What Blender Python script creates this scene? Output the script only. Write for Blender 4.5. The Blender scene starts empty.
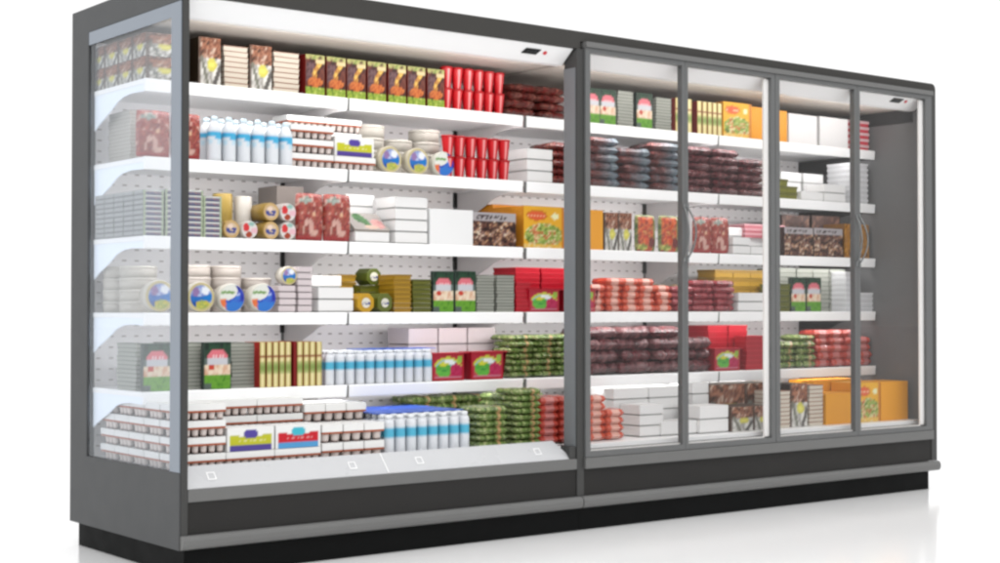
import bpy, math, random
from mathutils import Vector
random.seed(7)
SC = bpy.context.scene
COL = SC.collection
# ------------------------------------------------------------------ camera model (also used to size things)
F, PITCH, YAW, ROLL = 1522.3, 0.0176, 0.66402, 0.00038
CX, CY, CZ = -2.31621, -4.71294, 0.91020
fw = Vector((math.sin(YAW)*math.cos(PITCH), math.cos(YAW)*math.cos(PITCH), math.sin(PITCH)))
rt = Vector((math.cos(YAW), -math.sin(YAW), 0)); up = rt.cross(fw)
def wx(px, Y, z):
    k = (px-500)/F
    return CX + (k*((Y-CY)*fw.y+(z-CZ)*fw.z) - (Y-CY)*rt.y)/(rt.x-k*fw.x)
def sc(X, Y):
    return F/((X-CX)*fw.x+(Y-CY)*fw.y)
# ------------------------------------------------------------------ colour and noise
def lin(c):
    o = []
    for v in c[:3]:
        v = max(0, min(255, v))/255
        o.append(v/12.92 if v <= .04045 else ((v+.055)/1.055)**2.4)
    return (o[0], o[1], o[2], 1)
def hsh(i, j, s):
    n = (i*374761393 + j*668265263 + s*2147483647 + 1013) & 0xffffffff
    n = ((n ^ (n >> 13))*1274126177) & 0xffffffff
    return ((n ^ (n >> 16)) & 0xffff)/65535
def vn(x, y, s=0):
    i, j = math.floor(x), math.floor(y); fx, fy = x-i, y-j
    fx = fx*fx*(3-2*fx); fy = fy*fy*(3-2*fy)
    a = hsh(i, j, s)*(1-fx)+hsh(i+1, j, s)*fx; b = hsh(i, j+1, s)*(1-fx)+hsh(i+1, j+1, s)*fx
    return a*(1-fy)+b*fy
def mixc(a, b, t):
    t = max(0, min(1, t)); return tuple(a[k]*(1-t)+b[k]*t for k in range(3))
def ell(u, v, cx, cy, rx, ry): return ((u-cx)/rx)**2+((v-cy)/ry)**2 < 1
# ------------------------------------------------------------------ materials
def newmat(name):
    m = bpy.data.materials.new(name); m.use_nodes = True
    nt = m.node_tree; return m, nt, nt.nodes['Principled BSDF']
def flat(name, rgb, rough=.45, spec=.5, metal=0, noise=.04, scale=12, coat=0):
    m, nt, b = newmat(name)
    c = lin(rgb)
    tc = nt.nodes.new('ShaderNodeTexCoord'); nz = nt.nodes.new('ShaderNodeTexNoise')
    nz.inputs['Scale'].default_value = scale; nz.inputs['Detail'].default_value = 5
    nt.links.new(tc.outputs['Object'], nz.inputs['Vector'])
    mx = nt.nodes.new('ShaderNodeMix'); mx.data_type = 'RGBA'
    mx.inputs[6].default_value = tuple(x*(1-noise) for x in c[:3])+(1,)
    mx.inputs[7].default_value = tuple(min(1, x*(1+noise)) for x in c[:3])+(1,)
    nt.links.new(nz.outputs['Fac'], mx.inputs[0]); nt.links.new(mx.outputs[2], b.inputs['Base Color'])
    mr = nt.nodes.new('ShaderNodeMapRange'); mr.inputs[3].default_value = rough*.85; mr.inputs[4].default_value = min(1, rough*1.15)
    nt.links.new(nz.outputs['Fac'], mr.inputs[0]); nt.links.new(mr.outputs[0], b.inputs['Roughness'])
    b.inputs['Specular IOR Level'].default_value = spec; b.inputs['Metallic'].default_value = metal
    b.inputs['Coat Weight'].default_value = coat
    return m
def printed(name, rough, coat=0, bump=0, spec=.5):
    m, nt, b = newmat(name)
    a = nt.nodes.new('ShaderNodeVertexColor'); a.layer_name = 'Col'
    hs = nt.nodes.new('ShaderNodeHueSaturation'); hs.inputs['Saturation'].default_value = 1.0; hs.inputs['Value'].default_value = .76
    nt.links.new(a.outputs['Color'], hs.inputs['Color']); nt.links.new(hs.outputs['Color'], b.inputs['Base Color'])
    b.inputs['Roughness'].default_value = rough; b.inputs['Coat Weight'].default_value = coat
    b.inputs['Specular IOR Level'].default_value = spec
    if bump:
        tc = nt.nodes.new('ShaderNodeTexCoord'); nz = nt.nodes.new('ShaderNodeTexNoise'); bp = nt.nodes.new('ShaderNodeBump')
        nz.inputs['Scale'].default_value = 45; nz.inputs['Detail'].default_value = 3
        bp.inputs['Strength'].default_value = bump; bp.inputs['Distance'].default_value = .01
        nt.links.new(tc.outputs['Object'], nz.inputs['Vector']); nt.links.new(nz.outputs['Fac'], bp.inputs['Height'])
        nt.links.new(bp.outputs['Normal'], b.inputs['Normal'])
    return m
def glass_mat(name, tint, refl, rgb):
    m = bpy.data.materials.new(name); m.use_nodes = True; nt = m.node_tree; nt.nodes.clear()
    o = nt.nodes.new('ShaderNodeOutputMaterial'); mx = nt.nodes.new('ShaderNodeMixShader')
    t = nt.nodes.new('ShaderNodeBsdfTransparent'); g = nt.nodes.new('ShaderNodeBsdfGlossy')
    t.inputs[0].default_value = (*tint, 1); g.inputs[0].default_value = (*rgb, 1); g.inputs['Roughness'].default_value = .03
    fr = nt.nodes.new('ShaderNodeLayerWeight'); fr.inputs[0].default_value = .5
    pw_ = nt.nodes.new('ShaderNodeMath'); pw_.operation = 'POWER'; pw_.inputs[1].default_value = 4; nt.links.new(fr.outputs['Facing'], pw_.inputs[0])
    ad = nt.nodes.new('ShaderNodeMath'); ad.operation = 'MULTIPLY_ADD'; ad.inputs[1].default_value = .45; ad.inputs[2].default_value = refl
    nt.links.new(pw_.outputs[0], ad.inputs[0]); nt.links.new(ad.outputs[0], mx.inputs[0])
    nt.links.new(t.outputs[0], mx.inputs[1]); nt.links.new(g.outputs[0], mx.inputs[2]); nt.links.new(mx.outputs[0], o.inputs[0])
    return m
M = dict(
    panel=flat('graphite_side_panel', (72, 73, 74), .5, .2),
    front=flat('graphite_front_panel', (42, 41, 40), .5, .15),
    rim=flat('dark_frame_paint', (58, 58, 57), .4, .3),
    roofp=flat('roof_front_paint', (60, 59, 57), .5, .12),
    rail=flat('grey_aluminium_profile', (102, 102, 101), .38, .3),
    frame=flat('door_frame_anodised', (95, 96, 96), .34, .3),
    postg=flat('post_inner_grey', (112, 116, 119), .4, .4),
    border=flat('printed_glass_border', (122, 130, 140), .25, .4),
    black=flat('black_plinth', (9, 10, 10), .6, .1),
    blackp=flat('black_plastic', (14, 14, 14), .3, .4),
    white=flat('white_powder_coat', (240, 240, 240), .4, .4, noise=.01),
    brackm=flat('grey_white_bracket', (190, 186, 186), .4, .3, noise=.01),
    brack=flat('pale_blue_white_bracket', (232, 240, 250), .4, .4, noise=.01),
    strip=flat('white_gasket_strip', (232, 230, 228), .5, .3, noise=.02),
    riser=flat('light_grey_riser', (182, 183, 185), .28, .45, noise=.05, scale=5),
    ceil=flat('grey_interior_ceiling', (176, 168, 160), .6, .2),
    endw=flat('dark_end_wall_lining', (95, 95, 95), .5, .3),
    endd=flat('end_wall_shade_and_bracket', (44, 43, 43), .6, .1),  # tone of the painted canopy shade; also colours the right end brackets
    red=flat('red_indicator', (205, 40, 50), .3),
    steel=flat('satin_handle', (112, 114, 114), .25, .5, metal=.3),
    card=printed('printed_card', .5, 0, 0, .25),
    film=printed('printed_film', .24, .2, 1.0, .5),
    plast=printed('moulded_plastic', .36, .0, 0, .3),
    door_glass=glass_mat('door_glass', (.985, .985, .985), .012, (.95, .95, .95)),
    side_glass=glass_mat('side_glass', (.95, .96, .975), .062, (.93, .97, 1)),
)
# perforated back wall: rows of short slots
def peg():
    m, nt, b = newmat('perforated_back_wall')
    tc = nt.nodes.new('ShaderNodeTexCoord'); sp = nt.nodes.new('ShaderNodeSeparateXYZ'); nt.links.new(tc.outputs['Object'], sp.inputs[0])
    def mth(op, a, v2=None):
        n = nt.nodes.new('ShaderNodeMath'); n.operation = op
        nt.links.new(a, n.inputs[0])
        if isinstance(v2, (int, float)): n.inputs[1].default_value = v2
        elif v2 is not None: nt.links.new(v2, n.inputs[1])
        return n.outputs[0]
    fx = mth('FRACT', mth('DIVIDE', sp.outputs[0], .052)); fz = mth('FRACT', mth('DIVIDE', sp.outputs[2], .042))
    k = mth('MULTIPLY', mth('LESS_THAN', fx, .35), mth('LESS_THAN', fz, .15))
    mx = nt.nodes.new('ShaderNodeMix'); mx.data_type = 'RGBA'
    mx.inputs[6].default_value = lin((238, 235, 235)); mx.inputs[7].default_value = lin((165, 158, 157))
    nt.links.new(k, mx.inputs[0]); nt.links.new(mx.outputs[2], b.inputs['Base Color'])
    b.inputs['Roughness'].default_value = .5; return m
M['peg'] = peg()
# ------------------------------------------------------------------ mesh builder with corner colours
class MB:
    def __init__(s): s.v = []; s.f = []; s.c = []; s.sm = []
    def quad(s, p, col, sm=False):
        i = len(s.v); s.v += [tuple(q) for q in p]; s.f.append(tuple(range(i, i+len(p))))
        s.c.append(col if isinstance(col, list) else [col]*len(p)); s.sm.append(sm)
    def box(s, x0, x1, y0, y1, z0, z1, col=(200,)*3, skip='', **k):
        g = lambda n: lin(k.get(n, col))
        P = lambda a, b, c: ((x0, x1)[a], (y0, y1)[b], (z0, z1)[c])
        if 'f' not in skip: s.quad([P(0,0,0), P(1,0,0), P(1,0,1), P(0,0,1)], g('front'))
        s.quad([P(1,1,0), P(0,1,0), P(0,1,1), P(1,1,1)], g('back'))
        if 'l' not in skip: s.quad([P(0,1,0), P(0,0,0), P(0,0,1), P(0,1,1)], g('left'))
        s.quad([P(1,0,0), P(1,1,0), P(1,1,1), P(1,0,1)], g('right'))
        if 't' not in skip: s.quad([P(0,0,1), P(1,0,1), P(1,1,1), P(0,1,1)], g('top'))
        s.quad([P(0,1,0), P(1,1,0), P(1,0,0), P(0,0,0)], g('bottom'))
    def panel(s, o, ux, vx, art, nu, nv, sm=False):
        """painted rectangle: origin o, edge vectors ux, vx"""
        o, ux, vx = Vector(o), Vector(ux), Vector(vx)
        i0 = len(s.v); cols = {}
        for j in range(nv+1):
            for i in range(nu+1):
                u, v = i/nu, j/nv; s.v.append(tuple(o+ux*u+vx*v)); cols[i, j] = lin(art(u, v))
        for j in range(nv):
            for i in range(nu):
                a = i0+j*(nu+1)+i
                s.f.append((a, a+1, a+nu+2, a+nu+1)); s.c.append([cols[i, j], cols[i+1, j], cols[i+1, j+1], cols[i, j+1]]); s.sm.append(sm)
    def lathe(s, prof, n=20, colf=None, col=(220,)*3, axis='z', cx=0, cy=0, cz=0, sm=True):
        """prof: (radius, height) pairs; colf(angle_fraction, t)->rgb"""
        i0 = len(s.v); m = len(prof)
        for j, (r, h) in enumerate(prof):
            for i in range(n):
                a = 2*math.pi*i/n
                if axis == 'z': s.v.append((cx+r*math.cos(a), cy+r*math.sin(a), cz+h))
                else: s.v.append((cx+r*math.cos(a), cy+h, cz+r*math.sin(a)))
        H = prof[-1][1] or 1
        for j in range(m-1):
            for i in range(n):
                a, b = i0+j*n+i, i0+j*n+(i+1) % n
                f = (a, b, b+n, a+n)
                if axis != 'z': f = f[::-1]
                cc = [lin(colf(i/n, prof[j][1])), lin(colf((i+1)/n, prof[j][1])), lin(colf((i+1)/n, prof[j+1][1])), lin(colf(i/n, prof[j+1][1]))] if colf else [lin(col)]*4
                if axis != 'z': cc = cc[::-1]
                s.f.append(f); s.c.append(cc); s.sm.append(sm)
        for j, fl in ((0, True), (m-1, False)):
            idx = [i0+j*n+i for i in range(n)]
            if fl != (axis != 'z'): idx = idx[::-1]
            s.f.append(tuple(idx)); s.c.append([lin(colf(.1, prof[j][1]) if colf else col)]*n); s.sm.append(False)
    def disc(s, cx, y, cz, r, art, nr=9, na=28, ry=None):
        """painted disc facing -Y"""
        ry = ry or r; i0 = len(s.v); cols = []
        for j in range(nr+1):
            for i in range(na):
                a = 2*math.pi*i/na; q = j/nr
                s.v.append((cx+r*q*math.cos(a), y, cz+ry*q*math.sin(a))); cols.append(lin(art(.5+.5*q*math.cos(a), .5+.5*q*math.sin(a))))
        for j in range(nr):
            for i in range(na):
                a, b = j*na+i, j*na+(i+1) % na; f = (a, a+na, b+na, b)
                s.f.append(tuple(i0+k for k in f)); s.c.append([cols[k] for k in f]); s.sm.append(False)
    def pillow(s, w, d, h, art, nu=16, nv=12, seed=0, crump=.25, upright=False, pw=2.4):
        """closed pillow; art(u,v,side). flat on the ground, or upright facing -Y"""
        for side in (1, -1):
            i0 = len(s.v); cols = {}
            for j in range(nv+1):
                for i in range(nu+1):
                    u, v = i/nu, j/nv; a, b = 2*u-1, 2*v-1
                    t = max(0, (1-abs(a)**pw)*(1-abs(b)**pw))**.42
                    if 0 < i < nu and 0 < j < nv: t *= 1-crump*vn(u*7+side*3, v*6, seed)
                    x = a*w/2*(1-.04*abs(b)**3); y = b*d/2*(1-.04*abs(a)**3); z = side*t*h/2
                    s.v.append((x, -z, y+d/2) if upright else (x, y, z+h/2)); cols[i, j] = lin(art(u, v, side))
            for j in range(nv):
                for i in range(nu):
                    a = i0+j*(nu+1)+i; f = (a, a+1, a+nu+2, a+nu+1); c = [cols[i, j], cols[i+1, j], cols[i+1, j+1], cols[i, j+1]]
                    if side < 0: f, c = f[::-1], c[::-1]
                    s.f.append(f); s.c.append(c); s.sm.append(True)
    def prism(s, pts, x0, x1, col=(200,)*3):
        """profile of (y,z) points swept along X"""
        n = len(pts); c = lin(col); i = len(s.v)
        s.v += [(x0, y, z) for y, z in pts]+[(x1, y, z) for y, z in pts]
        for k in range(n):
            a, b = k, (k+1) % n; s.f.append((i+a, i+a+n, i+b+n, i+b)); s.c.append([c]*4); s.sm.append(False)
        s.f.append(tuple(i+k for k in range(n))); s.c.append([c]*n); s.sm.append(False)
        s.f.append(tuple(i+n+k for k in range(n))[::-1]); s.c.append([c]*n); s.sm.append(False)
    def tube(s, path, r, n=10, col=(128,)*3):
        i0 = len(s.v); path = [Vector(p) for p in path]
        for k, p in enumerate(path):
            d = (path[min(k+1, len(path)-1)]-path[max(k-1, 0)]).normalized()
            e1 = d.cross(Vector((0, 1, .01))).normalized(); e2 = d.cross(e1).normalized()
            for i in range(n):
                a = 2*math.pi*i/n; s.v.append(tuple(p+e1*r*math.cos(a)+e2*r*math.sin(a)))
        for k in range(len(path)-1):
            for i in range(n):
                a, b = i0+k*n+i, i0+k*n+(i+1) % n; s.f.append((a, b, b+n, a+n)); s.c.append([lin(col)]*4); s.sm.append(True)
        for k in (0, len(path)-1):
            s.f.append(tuple(i0+k*n+i for i in range(n))); s.c.append([lin(col)]*n); s.sm.append(False)
    def mesh(s, name, mat):
        me = bpy.data.meshes.new(name); me.from_pydata(s.v, [], s.f); me.validate()
        at = me.color_attributes.new('Col', 'FLOAT_COLOR', 'CORNER'); k = 0
        for p in me.polygons:
            cc = s.c[p.index] if p.index < len(s.c) else [(1, 1, 1, 1)]*9
            p.use_smooth = s.sm[p.index]
            for q, li in enumerate(p.loop_indices): at.data[li].color = cc[q % len(cc)]
        me.materials.append(mat); return me
def obj(name, mb, mat, parent=None, bevel=0, segs=2):
    o = bpy.data.objects.new(name, mb.mesh(name, mat)); COL.objects.link(o)
    if parent: o.parent = parent
    if bevel:
        m = o.modifiers.new('Bevel', 'BEVEL'); m.width = bevel; m.segments = segs; m.limit_method = 'ANGLE'; m.angle_limit = .6
    return o
def bx(name, x0, x1, y0, y1, z0, z1, mat, parent=None, bevel=.002):
    mb = MB(); mb.box(x0, x1, y0, y1, z0, z1); return obj(name, mb, mat, parent, bevel)
def empty(name, loc):
    o = bpy.data.objects.new(name, None); o.location = loc; o.empty_display_size = .1; COL.objects.link(o); return o
LABELS = {}
def tag(o, label, cat, group=None):
    n = len(label.replace(',', ' ').split())
    if not 4 <= n <= 16: print('LABEL LENGTH', n, label)
    if label in LABELS: print('DUP LABEL', label)
    LABELS[label] = 1
    o['label'] = label; o['category'] = cat
    if group: o['group'] = group
ORD = ['', 'first', 'second', 'third', 'fourth', 'fifth', 'sixth', 'seventh', 'eighth', 'ninth', 'tenth', 'eleventh', 'twelfth', 'thirteenth', 'fourteenth']
# ================================================================== CABINETS
W, WL, D, H, ZB = 4.18, 1.79, .933, 2.05, .092
ZS = [None, 1.732, 1.452, 1.169, .893, .610, .345]       # shelf tops, then the base deck
YF, TH = .331, .045
def thing(name, loc, label, cat, group=None):
    e = empty(name, loc); tag(e, label, cat, group); return e
def put(root, o):      # parts are modelled in world coordinates; keep them there
    o.parent = root; o.matrix_parent_inverse = root.matrix_world.inverted(); return o
def cab(root):
    lx = root.location.copy()
    def f(name, x0, x1, y0, y1, z0, z1, mat, bevel=.002, parent=None):
        mb = MB(); mb.box(x0-lx.x, x1-lx.x, y0-lx.y, y1-lx.y, z0, z1); return obj(name, mb, M[mat], parent or root, bevel)
    return f
A = thing('open_display_fridge', (.9, .47, 0), 'open fronted dark grey display fridge with glazed left side, left half of the pair', 'display fridge', 'display fridges joined in a row')
B = thing('glass_door_display_fridge', (2.985, .47, 0), 'dark grey display fridge closed by four glass doors, right half of the pair', 'display fridge', 'display fridges joined in a row')
a, b = cab(A), cab(B)
# --- side wall of A: frame ring + glass with printed border
sw = a('side_panel', 0, .03, 0, D, ZB, .352, 'panel')
a('side_rail', 0, .03, 0, D, 1.957, H, 'panel')
a('side_stile', 0, .03, .777, D, .352, 1.957, 'panel', .001)
sg = a('side_glass', .006, .014, .0022, .775, .354, 1.955, 'side_glass', 0)
mb = MB()
for y0, y1, z0, z1 in ((.002, .076, .354, 1.955), (.076, .775, 1.906, 1.955)):
    mb.box(.001-.9, .0045-.9, y0-.47, y1-.47, z0, z1)
obj('printed_border', mb, M['border'], sg)
a('corner_post', .0055, .03, -.003, .012, ZB+.001, 1.978, 'rim', .001)
# --- shared-profile shell parts of both fridges
def shell(g, x0, x1, root, last):
    g('back_panel', x0+.03, x1-(.05 if last else 0), .851, .93, .30, 1.955, 'peg', 0)
    g('ceiling', x0+.03, x1-(.05 if last else 0), .12, .85, 1.932, 1.955, 'ceil', 0)
    mb = MB(); r = .03
    lx = root.location
    # roof slab with a front fascia
    if last:
        mb.box(x0-lx.x, x1-.03-lx.x, 0-lx.y, D-lx.y, 2.009, H)
    else:
        mb.box(x0+.0305-lx.x, x1-lx.x, 0-lx.y, D-lx.y, 1.978, H)
    obj('roof', mb, M['roofp'], root, .003)
    g('base_deck', x0+.03, x1-(.05 if last else 0), .06, .85, .325, .345, 'white', .001)
    g('lower_front_panel', x0+(.019 if last else .0312), x1-.002, .003, .05, .142, .252, 'front', .002)
    g('tank', x0+.03, x1-.05, .05, .93, .10, .322, 'front', 0)
    mb = MB()      # bumper rail with rounded nose
    pr = [(-.022+.008*(1-math.cos(t)) if False else -.008-.014*math.cos(t), .117+.024*math.sin(t)) for t in [math.pi/2*(k/5*2-1) for k in range(6)]]
    pts = [(y-lx.y, z) for y, z in [(.006, .141)]+[(p[0], p[1]) for p in reversed(pr)]+[(.006, .093)]]
    mb.prism(pts, x0+.004-lx.x, x1+(.004 if last else -.001)-lx.x)
    obj('bumper', mb, M['rail'], root, .002)
    g('plinth', x0+(.001 if last else .025), x1-(.052 if last else .0), .014, .905, 0, .0915, 'black', .001)
    # canopy: white sloping front with light underside
    mb = MB()
    xa, xb = x0+.032, x1-(.06 if last else .026)
    pts = [(.012, 1.977), (.085, 1.9165), (.12, 1.9165), (.12, 1.977)]
    mb.prism([(y-lx.y, z) for y, z in pts], xa-lx.x, xb-lx.x)
    cn = obj('canopy', mb, M['white'], root, .002)
    # controller on the slope
    n = Vector((0, -.0605, -.073)).normalized(); t = Vector((0, .073, -.0605)).normalized()
    c0 = Vector((xb-.20 if not last else xb-.20, .042, 1.951))-Vector((lx.x, lx.y, 0))
    mb = MB()
    def slab(cx, w, hh, th, sl):
        p = []
        for dz in (.0005, th):
            for uu, vv in ((-w, hh), (w, hh), (w, -hh), (-w, -hh)):
                p.append(c0+Vector((cx+uu-vv*sl*1.0, 0, 0))+(-t)*vv+n*dz)
        i = len(mb.v); mb.v += [tuple(q) for q in p]
        for f in ((7, 6, 5, 4), (0, 1, 5, 4), (1, 2, 6, 5), (2, 3, 7, 6), (3, 0, 4, 7), (0, 1, 2, 3)):
            mb.f.append(tuple(i+k for k in f)); mb.c.append([(0,)*4]*4); mb.sm.append(False)
    slab(0, .038, .014, .003, -.45)
    cd = obj('controller', mb, M['blackp'], cn)
    mb = MB(); 
    for k in range(3):
        slab(-.018+.018*k, .0045, .006, .0042, -.45)
    obj('digit_display', mb, flat('dim_display', (46, 48, 50), .3), cd)
    mb = MB(); ring = 14; ci = c0+Vector((.072, 0, 0))
    for dz, rr in ((.0005, .009), (.004, .008)):
        for k in range(ring):
            an = 2*math.pi*k/ring; mb.v.append(tuple(ci+Vector((1, 0, 0))*rr*math.cos(an)+t*rr*math.sin(an)+n*dz))
    for k in range(ring): mb.f.append((k, (k+1) % ring, ring+(k+1) % ring, ring+k)); mb.c.append([(1,)*4]*4); mb.sm.append(False)
    mb.f.append(tuple(range(ring, 2*ring))); mb.c.append([(1,)*4]*ring); mb.sm.append(False)
    obj('indicator_light', mb, M['red'], cn)
shell(a, 0, WL, A, False); shell(b, WL, W, B, True)
# --- A: lower front edge: grey rail and light sloping riser with ticket frames
a('lower_rail', .0325, 1.7695, -.002, .05, .2525, .295, 'rail', .003)
lx = A.location
mb = MB(); mb.prism([(y-lx.y, z) for y, z in ((.006, .2955), (.070, .367), (.074, .367), (.074, .2955))], .0325-lx.x, 1.70-lx.x)
# slanting right end
for k, v in enumerate(mb.v):
    if v[0] > .5: mb.v[k] = (v[0]+(.367-v[2])*.75, v[1], v[2])
ri = obj('riser', mb, M['riser'], A, .001)
def on_riser(px, w, h, frame=True):
    X = wx(px, .04, .33)-lx.x
    mbq = MB(); n = Vector((0, -.0715, .064)).normalized(); t = Vector((0, .064, .0715)).normalized()
    c0 = Vector((X, .038-lx.y, .3315))
    rects = [(-w, w, h-.004, h), (-w, w, -h, -h+.004), (-w, -w+.004, -h+.004, h-.004), (w-.004, w, -h+.004, h-.004)] if frame else [(-w, w, -h, h)]
    for u0, u1, v0, v1 in rects:
        q = [c0+Vector((1, 0, 0))*uu+t*vv+n*.0015 for uu, vv in ((u0, v0), (u1, v0), (u1, v1), (u0, v1))]
        mbq.quad(q, lin((250,)*3)); 
    return mbq
for px in (211, 352, 419, 537):
    obj('ticket_frame', on_riser(px, .016, .016), M['white'], ri)
obj('joint_strip', on_riser(384, .0022, .045, False), M['white'], ri)
a('riser_end_cap', 1.735, 1.7695, .004, .10, .2955, .345, 'rim', .002)
# --- divider post between both fridges
dp = a('divider_post', 1.7705, 1.8075, -.002, .078, .1425, 1.9775, 'rim', .002)
a('post_lining', 1.7675, 1.7703, .006, .077, .30, 1.9, 'postg', 0, dp)
# --- B: outer frame
b('frame_jamb', 4.137, W, 0, .05, .1425, 2.0085, 'rim', .003)
mb = MB(); lxb = B.location     # rounded top right corner
cpts = [(4.1502, 2.009), (4.1502, 2.05)]+[(4.15+.03*math.sin(t), 2.02+.03*math.cos(t)) for t in [math.pi/2*k/8 for k in range(1, 9)]]+[(4.18, 2.009)]
i = len(mb.v)
for y in (0, D):
    mb.v += [(x-lxb.x, y-lxb.y, z) for x, z in cpts]
n_ = len(cpts)
mb.f.append(tuple(range(n_))[::-1]); mb.f.append(tuple(range(n_, 2*n_)))
for k in range(n_): mb.f.append((k, (k+1) % n_, n_+(k+1) % n_, n_+k))
mb.c = [[(0,)*4]*len(f) for f in mb.f]; mb.sm = [False]*len(mb.f)
obj('roof_corner', mb, M['roofp'], B, 0)
b('end_wall', 4.13, W-.0005, .051, D, ZB, 2.0085, 'endw', .001)
b('end_wall_canopy_shade', 4.126, 4.1298, .10, .85, 1.862, 1.9315, 'endd', 0)  # dark strip that paints the canopy's shadow onto the end wall
b('head_rail', 1.808, 4.1365, -.020, .05, 1.9865, 2.0085, 'rail', .003)
b('lower_rail', 1.8085, 4.1365, -.014, .05, .2525, .297, 'rail', .003)
# --- four glass doors
def door(x0, x1, handle_side, strip=None, lw=.026, rw=.026):
    z0, z1 = .299, 1.986
    y0, y1 = -.011, .018
    mb = MB(); X = lambda v: v-lxb.x; Y = lambda v: v-lxb.y
    mb.box(X(x0), X(x0+lw), Y(y0), Y(y1), z0, z1); mb.box(X(x1-rw), X(x1), Y(y0), Y(y1), z0, z1)
    mb.box(X(x0+lw), X(x1-rw), Y(y0), Y(y1), z1-.021, z1); mb.box(X(x0+lw), X(x1-rw), Y(y0), Y(y1), z0, z0+.022)
    d = obj('door', mb, M['frame'], B, .0015)
    mb = MB(); mb.box(X(x0+lw-.003), X(x1-rw+.003), Y(-.002), Y(.004), z0+.020, z1-.019); obj('door_glass', mb, M['door_glass'], d)
    if strip:
        mb = MB(); mb.box(X(x1-rw-strip), X(x1-rw-.0005), Y(.006), Y(.016), z0+.023, z1-.027); obj('gasket', mb, M['strip'], d)
    mb = MB(); mb.box(X(x0+lw), X(x1-rw), Y(.006), Y(.016), z0+.023, z0+.028); obj('gasket', mb, M['strip'], d)
    hx = x1-rw/2 if handle_side > 0 else x0+lw/2
    hx2 = hx+(.0 if handle_side > 0 else .0)
    pth = []
    for k in range(15):
        t = k/14; pth.append((X(hx2+.012*handle_side*-1*math.sin(math.pi*t)), Y(y0+.002-.046*math.sin(math.pi*t)**.8), 1.12+.235*t))
    mb = MB(); mb.tube(pth, .0042); hd = obj('handle', mb, M['steel'], d)
    for z in (1.12, 1.355):
        mb = MB(); mb.box(X(hx2-.007), X(hx2+.007), Y(y0-.006), Y(y0-.0002), z-.010, z+.010); obj('handle_mount', mb, M['steel'], d, .001)
    return d
door(1.810, 2.3835, 1, None, .026, .017); door(2.3855, 2.962, -1, .030, .017, .026)
door(2.9655, 3.5465, 1, None, .028, .019); door(3.5485, 4.133, -1, .030, .019, .05)
# --- shelves
def shelves(g, root, spans, label_right):
    lx = root.location
    for lev in range(1, 6):
        z = ZS[lev]
        for x0, x1 in spans:
            last = x1 > 4.1
            e = g('shelf', x0, x1-.004, YF+.012, .85, z-.018, z, 'white', .001)
            mb = MB(); r = .008
            mb.prism([(y-lx.y, zz) for y, zz in ((YF+.0115, z+.001), (YF+.002, z+.001), (YF, z-.003), (YF+.004, z-TH), (YF+.0115, z-TH))], x0-lx.x, x1-.010-lx.x)
            obj('price_rail', mb, M['white'], e, .001)
            if x0 > .1:   # small dark clip at the joint
                mb = MB(); mb.box(x0-.0095-lx.x, x0-.0005-lx.x, YF+.004-lx.y, YF+.0115-lx.y, z-TH-.004, z-.002); obj('clip', mb, M['rail'], e)
            for bxp in ([x0+.002] if x0 < .1 else [x0+.003])+([x1-.012] if last else []):
                pf = [(YF+.012, .0185), (YF+.012, TH), (.45, TH-.003), (.52, .048), (.57, .06), (.62, .084), (.68, .108), (.74, .132), (.79, .158), (.849, .19), (.849, .0185)]
                mb = MB(); mb.prism([(y-lx.y, z-q) for y, q in pf], bxp-lx.x, bxp+.004-lx.x)
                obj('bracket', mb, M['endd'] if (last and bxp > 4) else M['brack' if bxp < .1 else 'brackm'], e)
            if x0 > .1:
                mb = MB(); mb.box(x0-.012-lx.x, x0+.012-lx.x, .838-lx.y, .8505-lx.y, z-.085, z-.019); obj('bracket_hook', mb, M['blackp'], e)
shelves(a, A, [(.024, .885), (.885, 1.7655)], False)
b_sp = [(1.778, 2.956), (2.956, 4.128)]
shelves(b, B, b_sp, True)
for x in (.885, 1.777):
    a('upright', x-.006, x+.006, .845, .8508, .35, 1.93, 'rail', 0)
b('upright', 2.95, 2.962, .845, .8508, .35, 1.93, 'rail', 0)
# ================================================================== ARTWORK (u to the right, v upward; sRGB 0-255)
def speck(u, v, n, cols, s=0):
    n *= 1.35
    t = vn(u*n, v*n, s)*.6+vn(u*n*2.3, v*n*2.3, s+5)*.4
    t = max(0, min(.999, (t-.22)/.56)); k = t*(len(cols)-1); i = int(k); return mixc(cols[i], cols[min(i+1, len(cols)-1)], (k-i))
def art_meat(u, v):
    if v > .55: c = speck(u, v*1.6, 6, [(64, 40, 28), (140, 84, 58), (176, 120, 92), (104, 60, 44), (222, 200, 180), (150, 96, 74)], 1)
    else: c = speck(u, v, 4, [(236, 234, 228), (206, 204, 198), (150, 146, 140), (240, 238, 234)], 2)
    if v < .62 and abs((u-.12)-(.62-v)*.5) < .07: c = (120, 120, 108)
    if v < .42 and u > .62 and abs((u-.95)+(.35-v)*.7) < .09: c = (96, 92, 88)
    if u < .1: c = mixc(c, (60, 40, 30), .6)
    if ell(u, v, .6, .43, .22, .13): c = (212, 204, 92) if not ell(u, v, .6, .43, .12, .06) else (232, 224, 110)
    return c
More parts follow.
